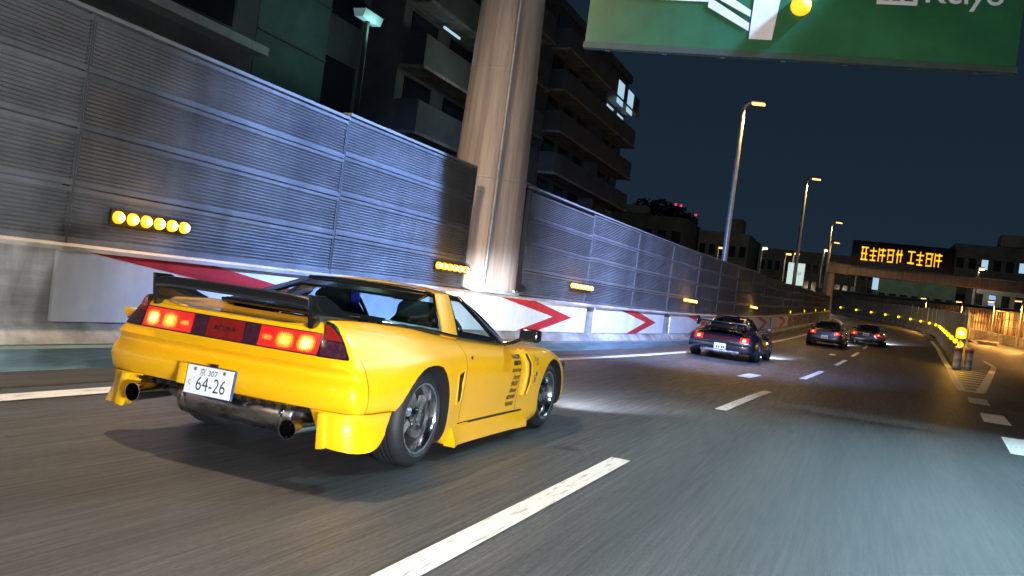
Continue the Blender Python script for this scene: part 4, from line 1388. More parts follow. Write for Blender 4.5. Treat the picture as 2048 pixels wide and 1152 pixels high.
# wheels
for s_ in (1, -1):
    make_wheel(yc, .868, 0, .318, .318, .236, .265, s_, 5, RIMGREY, CHROME, "rear_wheel", .55)
    fw = make_wheel(yc, .858, 2.53, .305, .305, .222, .215, s_, 5, CHROME, CHROME, "front_wheel", .45)
# headlamps (raised pods) light the road ahead
for s_ in (1, -1):
    m = MB(); m.box(-.17, .17, -.10, .05, -.045, .045); o = bevel(m.obj("headlight", BLACK, yc), .012); o.location = (s_*.56, 3.34, .52)
    m = MB(); m.box(-.15, .15, .051, .058, -.035, .035); m.obj("headlight_glass", WIN_W, o)
    spot("head_beam", yc, (s_*.56, 3.50, .53), ((-3.2, 11.0, .25) if s_ < 0 else (.6, 14, .0)), 9000 if s_ < 0 else 1700, (.80, .86, 1.0), 30 if s_ < 0 else 75, .9, .08)

# ---------------------------------------------------------------- simpler cars further up the road
def coupe(name, label, s0, off, dims, paint, rearlamps, tail=None, plate_txt=None, lit=True, beam=800, roofs=1.0, rz=0.0, beam_cone=62):
    p, rz_, rx = frame(s0, off)
    t = thing(name, label, "car", p, rz_+rz, None, rx)
    keys = dims['keys']; zb, zsv, Wd, tp = dims['zb'], dims['zs'], dims['w'], dims['top']
    tt = [0, .08, .22, .40, .54, .68, .82, .94, 1.0]
    ww = [.94, .98, 1.0, 1.0, .985, .96, .91, .0, .0]
    rings = []
    for r in range(9):
        zz = [b+(h-b)*tt[r] for b, h in zip(zb, zsv)]
        if r < 7: xx = [w*ww[r] for w in Wd]
        else:
            xx = [(w*.91)*(1-k)+tq*k for w, tq, k in zip(Wd, tp, [.55 if r == 7 else 1.0]*len(Wd))]
        rings.append((zz, xx))
    dk = dims['deck']
    spec = dict(keys=keys, rings=rings, ycols=dims['ycols'], yrear=dims['yrear'], yfront=dims['yfront'],
                deckz=lambda y, f, z: z+dk*(1-f*f), rearz=lambda r, f, z: z+(dk*(1-f*f) if r == 8 else 0),
                frontz=lambda r, f, z: z+(dk*(1-f*f) if r == 8 else 0), round=dims.get('round', .06), bow=.02,
                arches=[(0, dims['R']+.01, dims['R']+.035, .5), (dims['wb'], dims['R'], dims['R']+.03, .5)],
                creases=[(0, .8, 9)])
    me = hull_mesh(spec)
    me.materials.clear(); me.materials.append(paint); me.materials.append(VOID)
    bm = bmesh.new(); bm.from_mesh(me)
    for f in bm.faces:
        c = f.calc_center_median(); f.material_index = 0
        for ya in (0, dims['wb']):
            d = math.hypot(c.y-ya, c.z-dims['R'])
            if abs(abs(c.x)-.5) < .004 and d < dims['R']+.05: f.material_index = 1
    bb = [(abs(x), y) for x, y, z in dims['B']]
    outl = [(x-.015, y) for x, y in bb]+[(-x+.015, y) for x, y in reversed(bb)]
    dead = [f for f in bm.faces if f.normal.z > .4 and f.calc_center_median().z > .5 and in_poly(f.calc_center_median().x, f.calc_center_median().y, outl)]
    bmesh.ops.delete(bm, geom=dead, context='FACES')
    bv = BVHTree.FromBMesh(bm)
    bm.to_mesh(me); bm.free(); shade(me, 40)
    mesh_obj("body", me, t)
    def ry(x, z):
        h = bv.ray_cast(Vector((x, -3, z)), Vector((0, 1, 0)))
        return h[0].y if h[0] else -.8
    # canopy
    Bp, Tp = dims['B'], dims['T']
    G = GLASS_D if dims.get('dark', True) else GLASS
    framed(t, "rear_window", Bp[0], mirp(Bp[0]), Tp[0], mirp(Tp[0]), G, paint, (.07, .07, .10, .10), .03, False, (0, -.5, 1), 10, 6)
    framed(t, "windscreen", Bp[4], mirp(Bp[4]), Tp[3], mirp(Tp[3]), G, paint, (.05, .05, .06, .08), .04, False, (0, .6, 1), 10, 6)
    for s_ in (1, -1):
        ow = (1, 0, .3)
        framed(t, "quarter_window", Bp[0], Bp[1], Tp[0], Tp[1], G, paint, (.45, .10, .12, .12), .02, s_ < 0, ow)
        framed(t, "door_window", Bp[1], Bp[3], Tp[1], Tp[2], G, paint, (.06, .06, .08, .10), .02, s_ < 0, ow)
        q = (lambda p: p) if s_ > 0 else mirp
        patch("windscreen_pillar", t, q(Bp[3]), q(Bp[4]), q(Tp[2]), q(Tp[3]), paint, .01, 4, 6, (0, 1), (0, 1), .004, .03, (s_, .3, .3))
    m = MB()
    zc = max(p[2] for p in Tp)
    rows2 = []
    ctrl = [Tp[0], Tp[1], ((Tp[1][0]+Tp[2][0])/2, (Tp[1][1]+Tp[2][1])/2, zc+.005), Tp[2], Tp[3]]
    for (x, y, z) in ctrl:
        rows2.append([(u*x, y, z+.055*(1-abs(u)**2.2)) for u in [-1+2*k/12 for k in range(13)]])
    for a, b in zip(rows2, rows2[1:]):
        for k in range(12): m.quad(a[k], a[k+1], b[k+1], b[k])
    m.obj("roof", paint, t, 60)
    m = MB(); m.box(-.6, .6, -.1, dims['wb']-.7, .25, .32); m.obj("cabin_floor", VOID, t)
    for x in (-.36, .36):
        m = MB(); m.prism([(-.23, .32), (.23, .32), (.22, .85), (.12, .92), (.12, 1.05), (-.12, 1.05), (-.12, .92), (-.22, .85)], 'y', dims['wb']*.30, dims['wb']*.30+.13)
        o = bevel(m.obj("seat", SEAT, t), .03); o.location = (x, 0, 0)
    # wheels
    for s_ in (1, -1):
        make_wheel(t, dims['wx'], 0, dims['R'], dims['R'], dims['R']*.72, .27, s_, 5, RIMGREY, CHROME, "rear_wheel", .2, 32)
        make_wheel(t, dims['wx']-.02, dims['wb'], dims['R'], dims['R'], dims['R']*.72, .22, s_, 5, RIMGREY, CHROME, "front_wheel", .2, 32)
    # lamps
    def block(nm, x0, x1, z0, z1, m_, d=.012, par=None):
        mb = MB(); n = 5
        cols = []
        for k in range(n+1):
            x = x0+(x1-x0)*k/n
            cols.append([(x, ry(x, z)-d, z) for z in (z0, (z0+z1)/2, z1)])
        for a, b in zip(cols, cols[1:]):
            for j in range(2): mb.quad(a[j], b[j], b[j+1], a[j+1])
            for j in (0, 2): mb.quad(a[j], b[j], (b[j][0], b[j][1]+.05, b[j][2]), (a[j][0], a[j][1]+.05, a[j][2]))
        for c in (cols[0], cols[-1]):
            for j in range(2): mb.quad(c[j], c[j+1], (c[j+1][0], c[j+1][1]+.05, c[j+1][2]), (c[j][0], c[j][1]+.05, c[j][2]))
        return mb.obj(nm, m_, par or t, 40)
    for (nm, x0, x1, z0, z1, mm) in rearlamps:
        o = block(nm, x0, x1, z0, z1, mm)
        if mm is LENS_LIT:
            cx = (x0+x1)/2; cz = (z0+z1)/2
            block("bulb", cx-.045, cx+.045, cz-.04, cz+.035, BULB_Y, .018, o)
    # plate
    zpl = dims['plate']
    yp = ry(0, zpl)-.02
    m = MB(); m.box(-.165, .165, yp-.01, yp+.02, zpl-.0825, zpl+.0825); pl = m.obj("number_plate", PLATE, t)
    m = MB()
    for k, (x0, x1) in enumerate(((-.12, -.07), (-.05, .0), (.03, .08), (.09, .135))):
        m = MB(); m.box(x0, x1, yp-.012, yp-.0101, zpl-.06, zpl+.01); 
        m.obj("digit", PLATE_G, pl)
    for s_ in (1, -1):
        m = MB(); m.tube([(s_*.70, dims['wb']-.72, dims['B'][3][2]-.01), (s_*.84, dims['wb']-.70, dims['B'][3][2]+.05)], .02, 8); o1 = m.obj("door_mirror", paint, t)
        m = MB(); m.box(-.09, .09, -.05, .06, -.055, .06); o = bevel(m.obj("mirror_shell", paint, o1), .03); o.location = (s_*.92, dims['wb']-.68, dims['B'][3][2]+.08)
        m = MB(); m.lathe([(.045, 0), (.05, -.12), (.045, -.12), (.042, -.02)], 16, 'y'); o = m.obj("exhaust_tip", CHROME, t, 50); o.location = (s_*dims.get('ex', .5), dims['yrear'][1], .23)
        if beam:
            zl = .55
            m = MB(); m.lathe([(.09, 0), (.085, .03), (0, .05)], 16, 'y'); o = m.obj("headlight", WIN_W, t, 60); o.location = (s_*.6, dims['yfront'][5]-.02, zl)
            spot("head_beam", t, (s_*.6, dims['yfront'][5]+.12, zl), (s_*.75, dims['yfront'][5]+4.12, zl-1.75), beam, (.70, .82, 1.0), beam_cone, .8, .08)
    return t, ry

D911 = dict(keys=[-.42, -.2, 0, .35, .6, 1.2, 1.7, 1.95, 2.27, 2.6, 2.85], zb=[.22, .2, .2, .16, .15, .15, .15, .17, .2, .2, .22],
    zs=[.80, .86, .89, .90, .89, .87, .86, .86, .85, .76, .64], w=[.99, 1.02, 1.03, .99, .93, .90, .92, .95, .96, .92, .82],
    top=[.50, .58, .62, .66, .68, .69, .68, .66, .62, .56, .50], deck=.05,
    ycols=[-.42, -.3, -.15, 0, .15, .35, .6, .9, 1.2, 1.5, 1.7, 1.95, 2.1, 2.27, 2.45, 2.6, 2.75, 2.85],
    yrear=[-.82, -.85, -.87, -.87, -.85, -.82, -.76, -.64, -.52], yfront=[2.98, 3.03, 3.05, 3.05, 3.04, 3.02, 2.99, 2.96, 2.92], round=.10,
    R=.325, wb=2.27, wx=1.0, plate=.38, ex=.45,
    B=[(.52, -.20, .935), (.665, .52, .905), (.68, 1.0, .885), (.665, 1.50, .87), (.58, 1.70, .875)],
    T=[(.43, .44, 1.225), (.50, .66, 1.245), (.50, 1.05, 1.245), (.44, 1.16, 1.245)])
c911, ry = coupe("black_sports_car", "black widebody coupe with raised rear wing, directly ahead of the yellow car", 26.35, -4.35, D911, PAINT_K,
    [("tail_lamp", -.78, -.54, .545, .69, LENS_LIT), ("tail_lamp", .54, .78, .545, .69, LENS_LIT), ("reflector_strip", -.53, .53, .565, .675, mat("dark_red_strip", (.035, .004, .005), .25, coat=.6, noise=.2, nscale=20)),
     ("turn_lamp", -.90, -.79, .55, .68, LENS_P), ("turn_lamp", .79, .90, .55, .68, LENS_P)], beam=7500, beam_cone=46)
wg = bpy.data.objects.new("rear_wing", None); link(wg, c911)
m = MB(); m.prism([(-.95, 1.06), (-.94, 1.095), (-.62, 1.07), (-.40, 1.03), (-.40, 1.01), (-.62, 1.03)], 'x', -.70, .70); bevel(m.obj("wing_blade", GLOSSK, wg), .008)
for s_ in (1, -1):
    m = MB(); m.prism([(-1.0, .93), (-1.0, 1.19), (-.80, 1.18), (-.52, 1.06), (-.50, .96), (-.7, .92)], 'x', s_*.70, s_*.735); bevel(m.obj("end_plate", GLOSSK, wg), .008)
    m = MB(); m.box(s_*.38-.02, s_*.38+.02, -.75, -.50, .86, 1.035); m.obj("wing_strut", GLOSSK, wg)
m = MB(); m.prism([(-.60, .86), (-.88, .90), (-.90, .93), (-.5, .95), (-.30, .93)], 'x', -.56, .56); bevel(m.obj("engine_lid", PAINT_K, c911), .02)
m = MB(); m.box(-.80, .80, -.90, -.85, .475, .52); bevel(m.obj("bumper_strip", GLOSSK, c911), .01)
m = MB(); m.tube([(-.55, -.84, .24), (.55, -.84, .24)], .06, 14); m.obj("muffler", STEEL, c911, 50)

DGT = dict(keys=[-.55, -.3, 0, .35, .7, 1.3, 1.8, 2.1, 2.5, 2.8, 3.05], zb=[.25, .2, .2, .16, .15, .15, .15, .17, .2, .2, .22],
    zs=[.90, .91, .92, .91, .89, .86, .85, .84, .82, .74, .64], w=[.90, .94, .96, .94, .90, .88, .89, .92, .93, .89, .80],
    top=[.66, .68, .70, .71, .72, .72, .71, .70, .68, .64, .58], deck=.02,
    ycols=[-.55, -.4, -.2, 0, .2, .35, .7, 1.0, 1.3, 1.6, 1.8, 2.1, 2.3, 2.5, 2.65, 2.8, 2.95, 3.05],
    yrear=[-.90, -.93, -.95, -.95, -.94, -.93, -.92, -.90, -.86], yfront=[3.25, 3.3, 3.33, 3.33, 3.32, 3.3, 3.27, 3.24, 3.2], round=.06,
    R=.33, wb=2.55, wx=.93, plate=.52, ex=.55,
    B=[(.58, -.25, .935), (.70, .40, .925), (.71, .95, .90), (.70, 1.60, .875), (.62, 1.82, .875)],
    T=[(.48, .35, 1.24), (.53, .55, 1.26), (.53, 1.02, 1.26), (.48, 1.15, 1.25)])
c3, ry3 = coupe("dark_coupe", "small dark coupe with two red tail lamps and white plate, third in line", 47.8, -3.35, DGT, PAINT_N,
    [("tail_lamp", -.72, -.44, .66, .82, LENS_LIT), ("tail_lamp", .44, .72, .66, .82, LENS_LIT), ("turn_lamp", -.85, -.73, .67, .81, LENS_P), ("turn_lamp", .73, .85, .67, .81, LENS_P)], beam=3000, beam_cone=44)
m = MB(); m.prism([(-.98, 1.03), (-.97, 1.06), (-.72, 1.05), (-.72, 1.03)], 'x', -.72, .72); o = m.obj("rear_wing", GLOSSK, c3)
for s_ in (1, -1):
    m = MB(); m.box(s_*.5-.02, s_*.5+.02, -.88, -.75, .91, 1.035); m.obj("wing_strut", GLOSSK, o)
DLOW = dict(DGT); DLOW['zs'] = [z-.06 for z in DGT['zs']]; DLOW['w'] = [w+.03 for w in DGT['w']]; DLOW['plate'] = .66
DLOW['B'] = [(x, y, z-.06) for x, y, z in DGT['B']]; DLOW['T'] = [(x, y, z-.10) for x, y, z in DGT['T']]; DLOW['wx'] = .95
c4, ry4 = coupe("low_dark_coupe", "farthest car, low dark coupe with wide red tail lamps beside the dashed line", 56.0, -1.75, DLOW, PAINT_N,
    [("tail_lamp", -.84, -.50, .60, .76, LENS_LIT), ("tail_lamp", .50, .84, .60, .76, LENS_LIT)], beam=12000, beam_cone=60, rz=-.03)

# ---------------------------------------------------------------- median barrier, drums and ramp
md = thing("median_barrier", "curved concrete median barrier with screen panels on top right of the road", "barrier", (0, 0, 0))
def moff(s): return 2.72 if s > 60 else 2.72
m = MB(); sweep(m, [(2.60, 0.0), (2.66, .20), (2.74, .30), (2.80, .95), (3.10, .95), (3.16, .30), (3.24, .20), (3.30, 0)], 45.5, 165, 1.5); m.obj("barrier_body", CONC, md)
k = 45.6
scr = {}
while k < 160:
    a, b = P(k, 2.95, .953), P(k+2.96, 2.95, .953)
    d = b-a
    mm_ = MB(); mm_.box(-.03, .03, 0.01, 2.95, .01, 1.52)
    if 'p' not in scr: scr['p'] = mm_.mesh("screen_panel", SCREEN_P)
    o = mesh_obj("screen_panel", scr['p'], md); o.location = a
    o.rotation_euler = (math.atan2(d.z, math.hypot(d.x, d.y)), 0, math.atan2(-d.x, d.y))
    mm_ = MB(); mm_.box(-.05, .05, -.05, .0, 0, 1.62)
    if 'q' not in scr: scr['q'] = mm_.mesh("screen_post", GALV)
    o = mesh_obj("screen_post", scr['q'], md); o.location = a; o.rotation_euler = (0, 0, math.atan2(-d.x, d.y))
    k += 3.0
dm_ = MB(); dm_.lathe([(.13, 0), (.12, .04), (.07, .09), (0, .10)], 14, 'x'); dme = dm_.mesh("lens", AMBER_Y, 60)
hb = MB(); hb.box(-.0, .06, -.15, .15, -.15, .15); hbm = hb.mesh("housing", BLACK)
names_ = ["nearest", "second", "third", "fourth", "fifth", "sixth", "seventh", "eighth", "ninth", "tenth", "eleventh", "twelfth", "thirteenth", "fourteenth", "fifteenth", "sixteenth", "farthest"]
for i in range(17):
    s = 46.5+5.6*i
    p, rz, rx = frame(s, 2.755, 1.02)
    t = thing("delineator_lamp", names_[i]+" yellow lamp in the row along the curved median barrier", "marker lamp", p, rz, "yellow lamps along the median barrier")
    mesh_obj("housing", hbm, t)
    o = mesh_obj("lens", dme, t); o.rotation_euler = (0, 0, PI)
    o = mesh_obj("rear_lens", dme, t); o.rotation_euler = (0, 0, -PI/2-.2); o.location = (-.0, -.152, 0); o.scale = (.6, 1, 1)
# crash drums with the amber beacon
for j, (x, y, lab) in enumerate(((4.18, 43.6, "left stack of pale ribbed crash drums at the gore nose"), (4.62, 43.7, "right stack of pale ribbed crash drums at the gore nose"),
                                 (4.28, 44.7, "rear stack of pale ribbed crash drums under the amber beacon"))):
    t = thing("crash_drum", lab, "crash drum", (x, y, zs(y)+.002), 0, "crash drums at the gore nose")
    m = MB(); m.lathe([(0, 0), (.15, 0), (.17, .05), (.17, .30), (.14, .34), (.17, .38), (.17, .62), (.14, .66), (.17, .70), (.16, .95), (0, .98)], 24)
    m.obj("drum_body", DRUM, t, 40)
    for z in (.12, .44, .76):
        m = MB(); m.lathe([(.172, z), (.175, z+.01), (.175, z+.11), (.172, z+.12)], 24); m.obj("reflective_band", DRUM_R if z > .7 else SIGN_W, t, 40)
t = thing("beacon", "bright amber warning beacon on a short post at the gore nose", "warning light", (4.35, 45.2, zs(45.2)))
m = MB(); m.tube([(0, 0, 0), (0, 0, 1.38)], .05, 10); m.obj("post", GALV, t)
m = MB(); m.lathe([(0, 1.34), (.21, 1.34), (.23, 1.40), (.23, 1.72), (.16, 1.82), (0, 1.86)], 20); m.obj("beacon_lens", AMBER, t, 50)
m = MB(); m.lathe([(0, -.10), (.09, -.06), (.11, .0), (.09, .06), (0, .10)], 16, "y", (-.02, -.20, 1.57)); m.obj("beacon_core", AMBER_CORE, t, 50)
ld = bpy.data.lights.new("beacon_glow", 'POINT'); ld.energy = 130; ld.color = (1, .52, .06); ld.shadow_soft_size = .15
o = link(bpy.data.objects.new("beacon_glow", ld), t); o.location = (-.1, -.5, 1.6)

rw = thing("ramp_wall", "sodium lit brown ramp wall with railing along the right edge", "wall", (0, 0, 0))
RW = [(13.2, 46), (13.6, 58), (13.6, 68), (13.2, 76), (12.5, 83), (11.5, 90), (10.4, 96), (9.3, 102), (7.9, 109), (6.0, 116), (3.6, 123), (0.2, 131), (-4, 139)]
def rwp(i, off, z): 
    x, y = RW[i]; return (x+off, y, zs(y)+z)
m = MB()
for i in range(len(RW)-1):
    for (o0, z0, o1, z1) in ((0, 0, 0, .95), (0, .95, .35, .95), (.35, .95, .35, 0)):
        m.quad(rwp(i, o0, z0), rwp(i+1, o0, z0), rwp(i+1, o1, z1), rwp(i, o1, z1))
m.obj("wall_body", CONC, rw)
m = MB()
for i in range(len(RW)-1):
    for (o0, z0, o1, z1) in ((.9, -.5, .9, 3.1), (.9, 3.1, 1.2, 3.1), (1.2, 3.1, 1.2, -.5)):
        m.quad(rwp(i, o0, z0), rwp(i+1, o0, z0), rwp(i+1, o1, z1), rwp(i, o1, z1))
m.obj("rear_wall", RAMPWALL, rw)
pk = MB(); pk.box(-.035, .035, -.035, .035, .95, 3.0); pkm = pk.mesh("railing_bar", FENCE_M)
def along(y):
    for (x0, y0), (x1, y1) in zip(RW, RW[1:]):
        if y0 <= y <= y1: return x0+(x1-x0)*(y-y0)/(y1-y0)
y = 52.5
while y < 132:
    o = mesh_obj("railing_bar", pkm, rw); o.location = (along(y)+.15, y, zs(y)); y += (1.25 if y < 88 else .8)
m = MB()
for z in (1.6, 2.3, 2.98):
    for i in range(len(RW)-1):
        m.quad(rwp(i, .11, z), rwp(i+1, .11, z), rwp(i+1, .11, z+.07), rwp(i, .11, z+.07))
        m.quad(rwp(i, .11, z+.07), rwp(i+1, .11, z+.07), rwp(i+1, .18, z+.07), rwp(i, .18, z+.07))
m.obj("railing_rail", FENCE_M, rw)
for j, (x, y) in enumerate(((10.2, 84.0),)):
    t = thing("concrete_block", "pale concrete block at the foot of the ramp wall", "concrete block", (x, y, zs(y)+.003), -.3)
    m = MB(); m.prism([(-.30, 0), (-.28, .25), (-.13, .35), (-.10, .85), (.10, .85), (.13, .35), (.28, .25), (.30, 0)], 'x', -.75, .75); m.obj("block_body", CONC_L if j == 0 else CONC, t)
for j, (x, y, h, pw) in enumerate(((12.3, 84, 4.0, 2600), (11.2, 91.5, 3.8, 2600), (9.3, 99.5, 3.5, 2400), (6.5, 107.5, 3.5, 1500))):
    street_lamp((x, y-.4, zs(y)), h, ["nearest and rightmost", "second", "third", "farthest and leftmost"][j]+" of the four sodium lamps standing at the ramp wall", (-.8, -1), True, pw, .62, "sodium lamps at the ramp wall", 160, (1.0, .45, .10), .07)
street_lamp((13.0, 60, zs(60)), 6.0, "taller sodium lamp assumed beside the ramp beyond the right edge", (-1, -.1), True, 5200, .62, "sodium lamps at the ramp wall", 150, (1.0, .45, .10), .1)  # assumed lamp out of frame, lights the ramp

# ---------------------------------------------------------------- message gantry over the road
gy = 95
g = thing("message_gantry", "grey overhead beam on a post carrying the amber message board", "gantry", (-3.35, gy, zs(94)))
m = MB(); m.tube([(0, 0, 0), (0, 0, 3), (0, 0, 6.2)], .40, 20, r1=.34); m.obj("post", PILLAR, g, 50)
m = MB(); m.tube([(22, .2, -4), (22, .2, 6.2)], .40, 20); m.obj("post", PILLAR, g, 50)
m = MB(); m.box(-.5, 22.6, -.45, .45, 5.0, 6.0); bevel(m.obj("beam", PILLAR, g), .05)
vb = thing("message_board", "dark overhead message board showing rows of amber lettering", "message board", (-1.7, gy-.9, zs(94)+6.0))
m = MB(); m.box(0, 9.4, -.2, .3, .05, 2.5); bevel(m.obj("board_case", BLACK, vb), .05)
glyphs = [[(0,.9,1,1),(0,.45,.9,.55),(.1,0,.25,1),(.6,0,.75,.9),(0,0,1,.1)], [(0,.7,1,.8),(.42,0,.56,1),(0,.35,.9,.44),(.1,0,.9,.1)], [(0,0,.14,1),(.2,.8,1,.92),(.2,.42,1,.54),(.55,0,.68,1)],
          [(0,.86,1,.98),(.1,.2,.22,.86),(.78,.1,.92,.86),(.2,.5,.8,.6),(.1,0,.9,.1)], [(.05,.6,.95,.72),(.2,0,.34,1),(.66,.1,.8,1)], [(0,.9,1,1),(.42,.1,.58,.9),(.05,.05,.95,.17)]]
gx = .9
for i, gi in enumerate((0, 1, 2, 3, 4, None, 5, 1, 3, 2)):
    if gi is None:
        gx += .28; continue
    m = MB()
    for (x0, z0, x1, z1) in glyphs[gi]: m.box(gx+x0*.66, gx+x1*.66, -.235, -.202, .55+z0*1.35, .55+z1*1.35)
    o = m.obj("character", LED_A, vb, fix=False); o["kind"] = "stuff"
    gx += .80

# ---------------------------------------------------------------- apartment blocks behind the noise wall
def block(name, label, x, y0, y1, z0, z1, depth, wallm, storeys, win_every, lit=(), bandm=None, recess=None):
    t = thing(name, label, "building", (x, (y0+y1)/2, -6))
    ox, oy, oz = t.location
    m = MB(); m.box(x-depth-ox, x-ox, y0-oy, y1-oy, 0, z1+6); m.obj("wall", wallm, t)
    h = (z1-z0)/storeys
    for k in range(storeys):
        zb = z0+k*h+6
        m = MB(); m.box(x-ox+.003, x-ox+1.15, y0-oy+.2, y1-oy-.15, zb, zb+h*.48); b = m.obj("balcony", bandm or BLD2, t)
        m = MB(); m.box(x-ox+.003, x-ox+1.25, y0-oy+.1, y1-oy-.05, zb-.14, zb-.003); m.obj("balcony_slab", CONC, t)
        n = max(1, int((y1-y0)/win_every))
        for j in range(n):
            ya = y0+(y1-y0)*(j+.18)/n; yb = y0+(y1-y0)*(j+.82)/n
            m = MB(); m.box(x-ox+.002, x-ox+.06, ya-oy, yb-oy, zb+h*.5, zb+h*.88)
            w_ = m.obj("window", BLACK, t)
            m = MB(); m.box(x-ox+.061, x-ox+.075, ya-oy+.06, yb-oy-.06, zb+h*.5+.06, zb+h*.88-.06)
            m.obj("pane", WIN_W if (k, j) in lit else WIN_D, w_)
        m = MB(); m.box(x-ox+.003, x-ox+1.15, (y0+y1)/2-oy-.06, (y0+y1)/2-oy+.06, zb+h*.48+.003, zb+h*.86-.003); m.obj("balcony_divider", BLD2, t)
    m = MB(); m.box(x-depth-ox-.15, x-ox+.3, y0-oy-.15, y1-oy+.15, z1+6.002, z1+6.6); m.obj("parapet", bandm or BLD2, t)
    return t
b3 = block("apartment_block", "dark apartment block with two lit upper windows right of the steel pillar", -20, 51, 69.5, -4.2, 19.4, 14, BLD, 9, 3.0, {(7, 5), (7, 4)})
for z in (17.2,):
    for y in (63.6, 66.5):
        m = MB(); m.box(1.152, 1.18, y-60.25-.85, y-60.25+.85, z+6-.95, z+6+.75); m.obj("lit_window", WIN_W, b3)
b2 = block("apartment_block", "dark apartment block with pale balcony bands left of the steel pillar", -20, 33.0, 48.5, -4.0, 22, 14, BLD, 9, 3.6)
m = MB(); m.tube([(1.2, -6.2, 18.55), (1.2, -4.6, 18.55)], .06, 8); m.obj("lit_tube", WIN_W, b2)
ld = bpy.data.lights.new("tube_glow", 'POINT'); ld.energy = 110; ld.color = (.75, .95, .85); ld.shadow_soft_size = .5
o = link(bpy.data.objects.new("tube_glow", ld), b2); o.location = (4.5, -5.4, 16.5)
t = thing("tiled_building", "teal tiled building slab rising above the noise wall left of the dark gap", "building", (-14, 18, -6))
m = MB(); m.box(-10, 0, -1.4, 1.4, 0, 18); m.obj("wall", BLD_T, t)
for k in range(8):
    m = MB(); m.box(.003, .05, -1.38, 1.38, 7+k*1.4, 7.05+k*1.4); m.obj("ledge", BLD, t)
m = MB(); m.box(-9, -.5, 1.402, 4.0, 0, 17.5); m.obj("side_wing", BLD, t)
for k in range(5):
    m = MB(); m.box(-.497, -.42, 2.0, 3.5, 9+k*2.6, 10.4+k*2.6); m.obj("window", WIN_D, t)
t = thing("railway_gallery", "long dark building with glazed gallery and rails above the noise wall, top left", "building", (-14, 9, -6))
m = MB(); m.box(-10, 0, -14, 7.55, 0, 17); m.obj("wall", BLD, t)
for k, (z0, z1) in enumerate(((9.5, 9.9), (10.7, 10.95), (11.9, 12.1), (13.6, 13.9))):
    m = MB(); m.box(.003, .5, -14, 7.5, z0, z1); m.obj("rail_beam", BLD2 if k % 2 else GALV, t)
for k in range(7):
    m = MB(); m.box(.003, .12, -13+k*2.9, -10.7+k*2.9, 12.2, 13.5); w_ = m.obj("window", BLACK, t)
    m = MB(); m.box(.121, .135, -12.9+k*2.9, -10.8+k*2.9, 12.3, 13.4); m.obj("pane", WIN_D, w_)
t = thing("alley_lamp", "bluish lamp glowing in the dark gap between the buildings", "street lamp", (-12.4, 18.75, -6))
m = MB(); m.tube([(0, 0, 0), (0, 0, 13.7)], .06, 8); m.obj("pole", BLACK, t)
m = MB(); m.box(-.2, .2, -.45, .45, 13.7, 13.78); m.obj("lamp_head", BLACK, t)
m = MB(); m.prism([(-.19, 13.697), (.19, 13.697), (.12, 13.50), (-.12, 13.50)], 'y', -.42, .42); m.obj("lamp_glass", mat("dim_alley_lamp", (.3, .4, .4), .4, emit=(.22, .42, .50), es=.3), t)
ld = bpy.data.lights.new("lamp_glow", 'POINT'); ld.energy = 28; ld.color = (.45, .95, .85); ld.shadow_soft_size = .3
o = link(bpy.data.objects.new("lamp_glow", ld), t); o.location = (.25, .0, 13.3)
t = thing("gap_building", "black recessed building between the teal slab and the pale balconies", "building", (-22, 27, -6))
m = MB(); m.box(-8, 0, -6.6, 5.6, 0, 26); m.obj("wall", mat("black_render_wall", (.03, .034, .04), .9, noise=.2, nscale=.5), t)
for k in range(6):
    m = MB(); m.box(.003, .06, -3.0, -1.4, 10+k*2.7, 11.4+k*2.7); m.obj("window", WIN_D, t)

# ---------------------------------------------------------------- distant city
def tower(name, label, x0, x1, y, z1, depth, wm, rows, cols_, lit=None, extra=None, winm=WIN_D):
    t = thing(name, label, "building", ((x0+x1)/2, y, -6))
    w = (x1-x0)/2
    m = MB(); m.box(-w, w, 0, depth, 0, z1+6); m.obj("wall", wm, t)
    m = MB(); m.box(-w-.2, w+.2, -.2, depth+.2, z1+6.003, z1+6.6); m.obj("parapet", wm, t)
    lit = lit or {}
    for r in range(rows):
        for c in range(cols_):
            ww = 2*w/cols_
            za = 6+2.0+(z1-2.5)*r/rows
            m = MB(); m.box(-w+ww*(c+.2), -w+ww*(c+.8), -.06, -.002, za, za+(z1-2.5)/rows*.55); wn = m.obj("window", winm if (r, c) not in lit else BLACK, t)
            if (r, c) in lit:
                m = MB(); m.box(-w+ww*(c+.24), -w+ww*(c+.76), -.09, -.062, za+.1, za+(z1-2.5)/rows*.55-.1); m.obj("pane", lit[(r, c)], wn)
    if extra: extra(t, w)
    return t
def roofbox(x, wd, h, z):
    def f(t, w):
        m = MB(); m.box(x-wd/2, x+wd/2, 2, 8, z+6.61, z+6+h); m.obj("roof_hut", BLD_F, t)
    return f
tower("office_block", "blue grey office block with roof hut behind the tallest street lamp", -40.5, -28, 222, 22.0, 25, BLD_F, 4, 5, {(1, 2): WIN_T}, roofbox(2, 4, 4.4, 22.0))
tower("low_block", "dark low block over the noise wall right of the apartments", -62, -41, 205, 22.8, 20, BLD, 4, 6, {}, roofbox(-4, 8, 3, 22.8))
tower("long_office", "long grey office building with a row of small windows behind the lit billboard", -27, 15.5, 240, 20.6, 20, BLD_F, 4, 22, {(1, 19): WIN_T, (2, 15): WIN_T})
tower("dark_tower", "black building with a roof tank on the far right skyline", 17, 36, 210, 23.2, 20, BLD, 5, 8, {(4, 2): WIN_W, (4, 5): WIN_W, (1, 3): WIN_B}, roofbox(1.5, 4.5, 3.6, 23.2))
tower("teal_warehouse", "long teal grey building under the message board", 2, 16, 185, 13.0, 12, BLD_T, 2, 7, {(0, 0): WIN_T, (0, 1): WIN_T, (0, 2): WIN_T, (0, 4): WIN_W})
